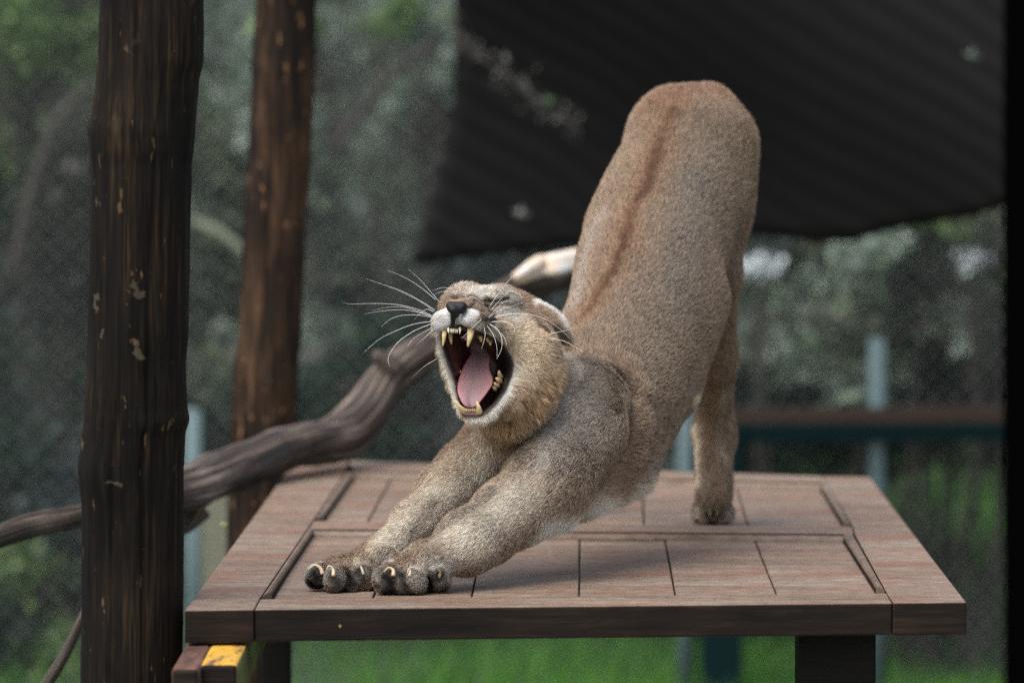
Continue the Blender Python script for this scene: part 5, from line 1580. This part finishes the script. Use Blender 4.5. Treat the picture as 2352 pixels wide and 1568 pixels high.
sdf_part('gum', [capp((1068, 950, 6.893, 5), (1100, 951, 6.893, 5)), capp((1078, 937, 6.899, 6), (1092, 936, 6.899, 6)), capp((1066, 943, 6.898, 6), (1104, 946, 6.898, 6))], [], MAT_GUM)
sdf_part('gum', [capp((1024, 754, 6.898, 6), (1044, 751, 6.889, 6)), capp((1044, 751, 6.889, 6), (1066, 752, 6.892, 6)), capp((1066, 753, 6.895, 7), (1088, 758, 6.898, 7)),
                 capp((1088, 760, 6.905, 7), (1130, 778, 6.95, 7))], [], flat_mat('dark_gum', (0.045, 0.02, 0.022), 0.3))

MAT_CLAW = Nodes('claw_horn'); M = MAT_CLAW
M.col(M.ramp(M.noise(M.coord((1, 1, 1)), 120, 2), [(0.3, (0.62, 0.52, 0.33)), (0.7, (0.55, 0.38, 0.26))])); M.rough(0.35); MAT_CLAW = M.m
def claw(pts_, r0, lab=None):
    Ymin = min(hit(p[0], p[1]).y for p in pts_)
    path = bez([P(p[0], p[1], min(hit(p[0], p[1]).y, Ymin + 0.012) - 0.0050 - 0.003 * i) for i, p in enumerate(pts_)], 5)
    n = len(path)
    rad = [S(r0, 6.8) * (1 - 0.88 * (i / (n - 1)) ** 1.3) for i in range(n)]
    return tube('claw', path, rad, MAT_CLAW, 8, parent=puma)
claw([(741, 1318), (736, 1304), (722, 1297), (707, 1308)], 5.2)
claw([(766, 1322), (765, 1308), (756, 1299), (749, 1308)], 4.8)
claw([(835, 1318), (832, 1308), (828, 1300), (824, 1293)], 3.4)
claw([(903, 1322), (903, 1309), (892, 1303), (881, 1313)], 5.0)
claw([(940, 1322), (942, 1312), (939, 1305), (935, 1317)], 3.7)
claw([(1009, 1324), (1011, 1316), (1009, 1309), (1006, 1304)], 3.4)
claw([(1630, 1168), (1631, 1176), (1630, 1184)], 3.6)
claw([(1646, 1168), (1647, 1176), (1646, 1184)], 3.6)

MAT_LID = flat_mat('dark_eyelid', (0.012, 0.009, 0.008), 0.5)
for lab, pts_, r_ in (('near eye squeezed shut into a dark slit', [(1111, 692), (1118, 687), (1128, 690), (1147, 690.5), (1168, 685)], 0.0011), ('far eye squeezed shut', [(1038, 681), (1044, 684), (1053, 683)], 0.0008)):
    path = bez([P(u, v, hit(u, v).y - 0.0030) for u, v in pts_], 5); n = len(path)
    e_ = tube('eye', path, [r_ * (0.25 + math.sin(math.pi * (i + .5) / n) ** .6 + (0.7 if 3 < i < 8 and r_ > .001 else 0)) for i in range(n)], MAT_LID, 8, parent=puma); e_['label'] = lab
MAT_WH = flat_mat('whisker_hair', (0.85, 0.85, 0.83), 0.4)
MAT_WD = flat_mat('dark_whisker_hair', (0.05, 0.045, 0.04), 0.5)
WH = [
 ([(935, 490), (820, 415), (650, 325), (450, 255), (335, 215)], 6.885, 6.86), ([(930, 495), (780, 400), (600, 310), (530, 290)], 6.885, 6.84),
 ([(940, 400), (860, 330), (750, 250), (620, 180), (520, 143)], 6.89, 6.88), ([(970, 415), (890, 320), (800, 220), (705, 135)], 6.89, 6.90),
 ([(915, 540), (780, 480), (600, 440), (400, 430), (200, 435), (120, 418)], 6.885, 6.85), ([(915, 545), (800, 510), (650, 485), (480, 495), (320, 520)], 6.885, 6.87),
 ([(910, 550), (780, 530), (640, 535), (540, 570), (470, 630)], 6.885, 6.84), ([(905, 585), (750, 610), (600, 665), (450, 740), (310, 860)], 6.885, 6.85),
 ([(905, 605), (750, 670), (620, 760), (550, 850), (525, 920), (540, 978)], 6.885, 6.83), ([(910, 640), (800, 700), (730, 750), (695, 810)], 6.885, 6.85),
 ([(915, 545), (700, 470), (550, 460), (390, 490)], 6.89, 6.88), ([(1080, 330), (1000, 325), (920, 355)], 6.93, 6.92), ([(1080, 305), (1000, 292), (910, 320)], 6.94, 6.93),
 ([(960, 905), (850, 970), (780, 1030), (730, 1080)], 6.92, 6.96), ([(920, 500), (860, 480), (800, 520), (745, 580)], 6.89, 6.9),
 ([(915, 660), (830, 740), (770, 790)], 6.89, 6.88),
 ([(1420, 490), (1500, 400), (1590, 310)], 6.885, 6.87), ([(1405, 460), (1540, 270), (1640, 170), (1740, 80)], 6.885, 6.87),
 ([(1410, 540), (1520, 480), (1700, 420)], 6.885, 6.865), ([(1450, 550), (1600, 520), (1750, 525), (1900, 570), (2030, 660), (2110, 740)], 6.885, 6.89),
 ([(1425, 590), (1520, 585), (1590, 605), (1625, 650), (1622, 685)], 6.885, 6.87), ([(1410, 610), (1480, 660), (1515, 740), (1510, 830), (1470, 915)], 6.885, 6.85),
 ([(1385, 620), (1440, 700), (1470, 800), (1475, 900)], 6.883, 6.85), ([(1360, 630), (1370, 700), (1355, 770), (1340, 820)], 6.883, 6.85),
 ([(1340, 565), (1260, 640), (1160, 738)], 6.875, 6.84), ([(1510, 690), (1545, 740), (1555, 800)], 6.88, 6.87),
 ([(1930, 695), (2050, 670), (2140, 645)], 6.96, 6.92), ([(1940, 735), (2050, 755), (2140, 800), (2220, 850)], 6.95, 6.92),
 ([(1590, 315), (1650, 340), (1700, 390)], 6.95, 6.94), ([(1400, 560), (1470, 470), (1560, 400)], 6.885, 6.87)]
for k, (w, y0, y1) in enumerate(WH):
    q = [P(752.6 + x * .26404, 583.3 + y * .26404, y0 + (y1 - y0) * i / (len(w) - 1)) for i, (x, y) in enumerate(w)]
    path = bez(q, 6); n = len(path)
    thin = 0.75 if len(w) <= 4 else 1.0
    tube('whisker', path, [0.00042 * thin * (1 - 0.78 * i / (n - 1)) for i in range(n)], MAT_WH, 5, parent=puma)
tube('whisker', bez([P(1106, 706, 6.885), P(1136, 668, 6.88), P(1160, 640, 6.875)], 6), [0.0004 * (1 - .8 * i / 12) for i in range(13)], MAT_WD, 5, parent=puma)
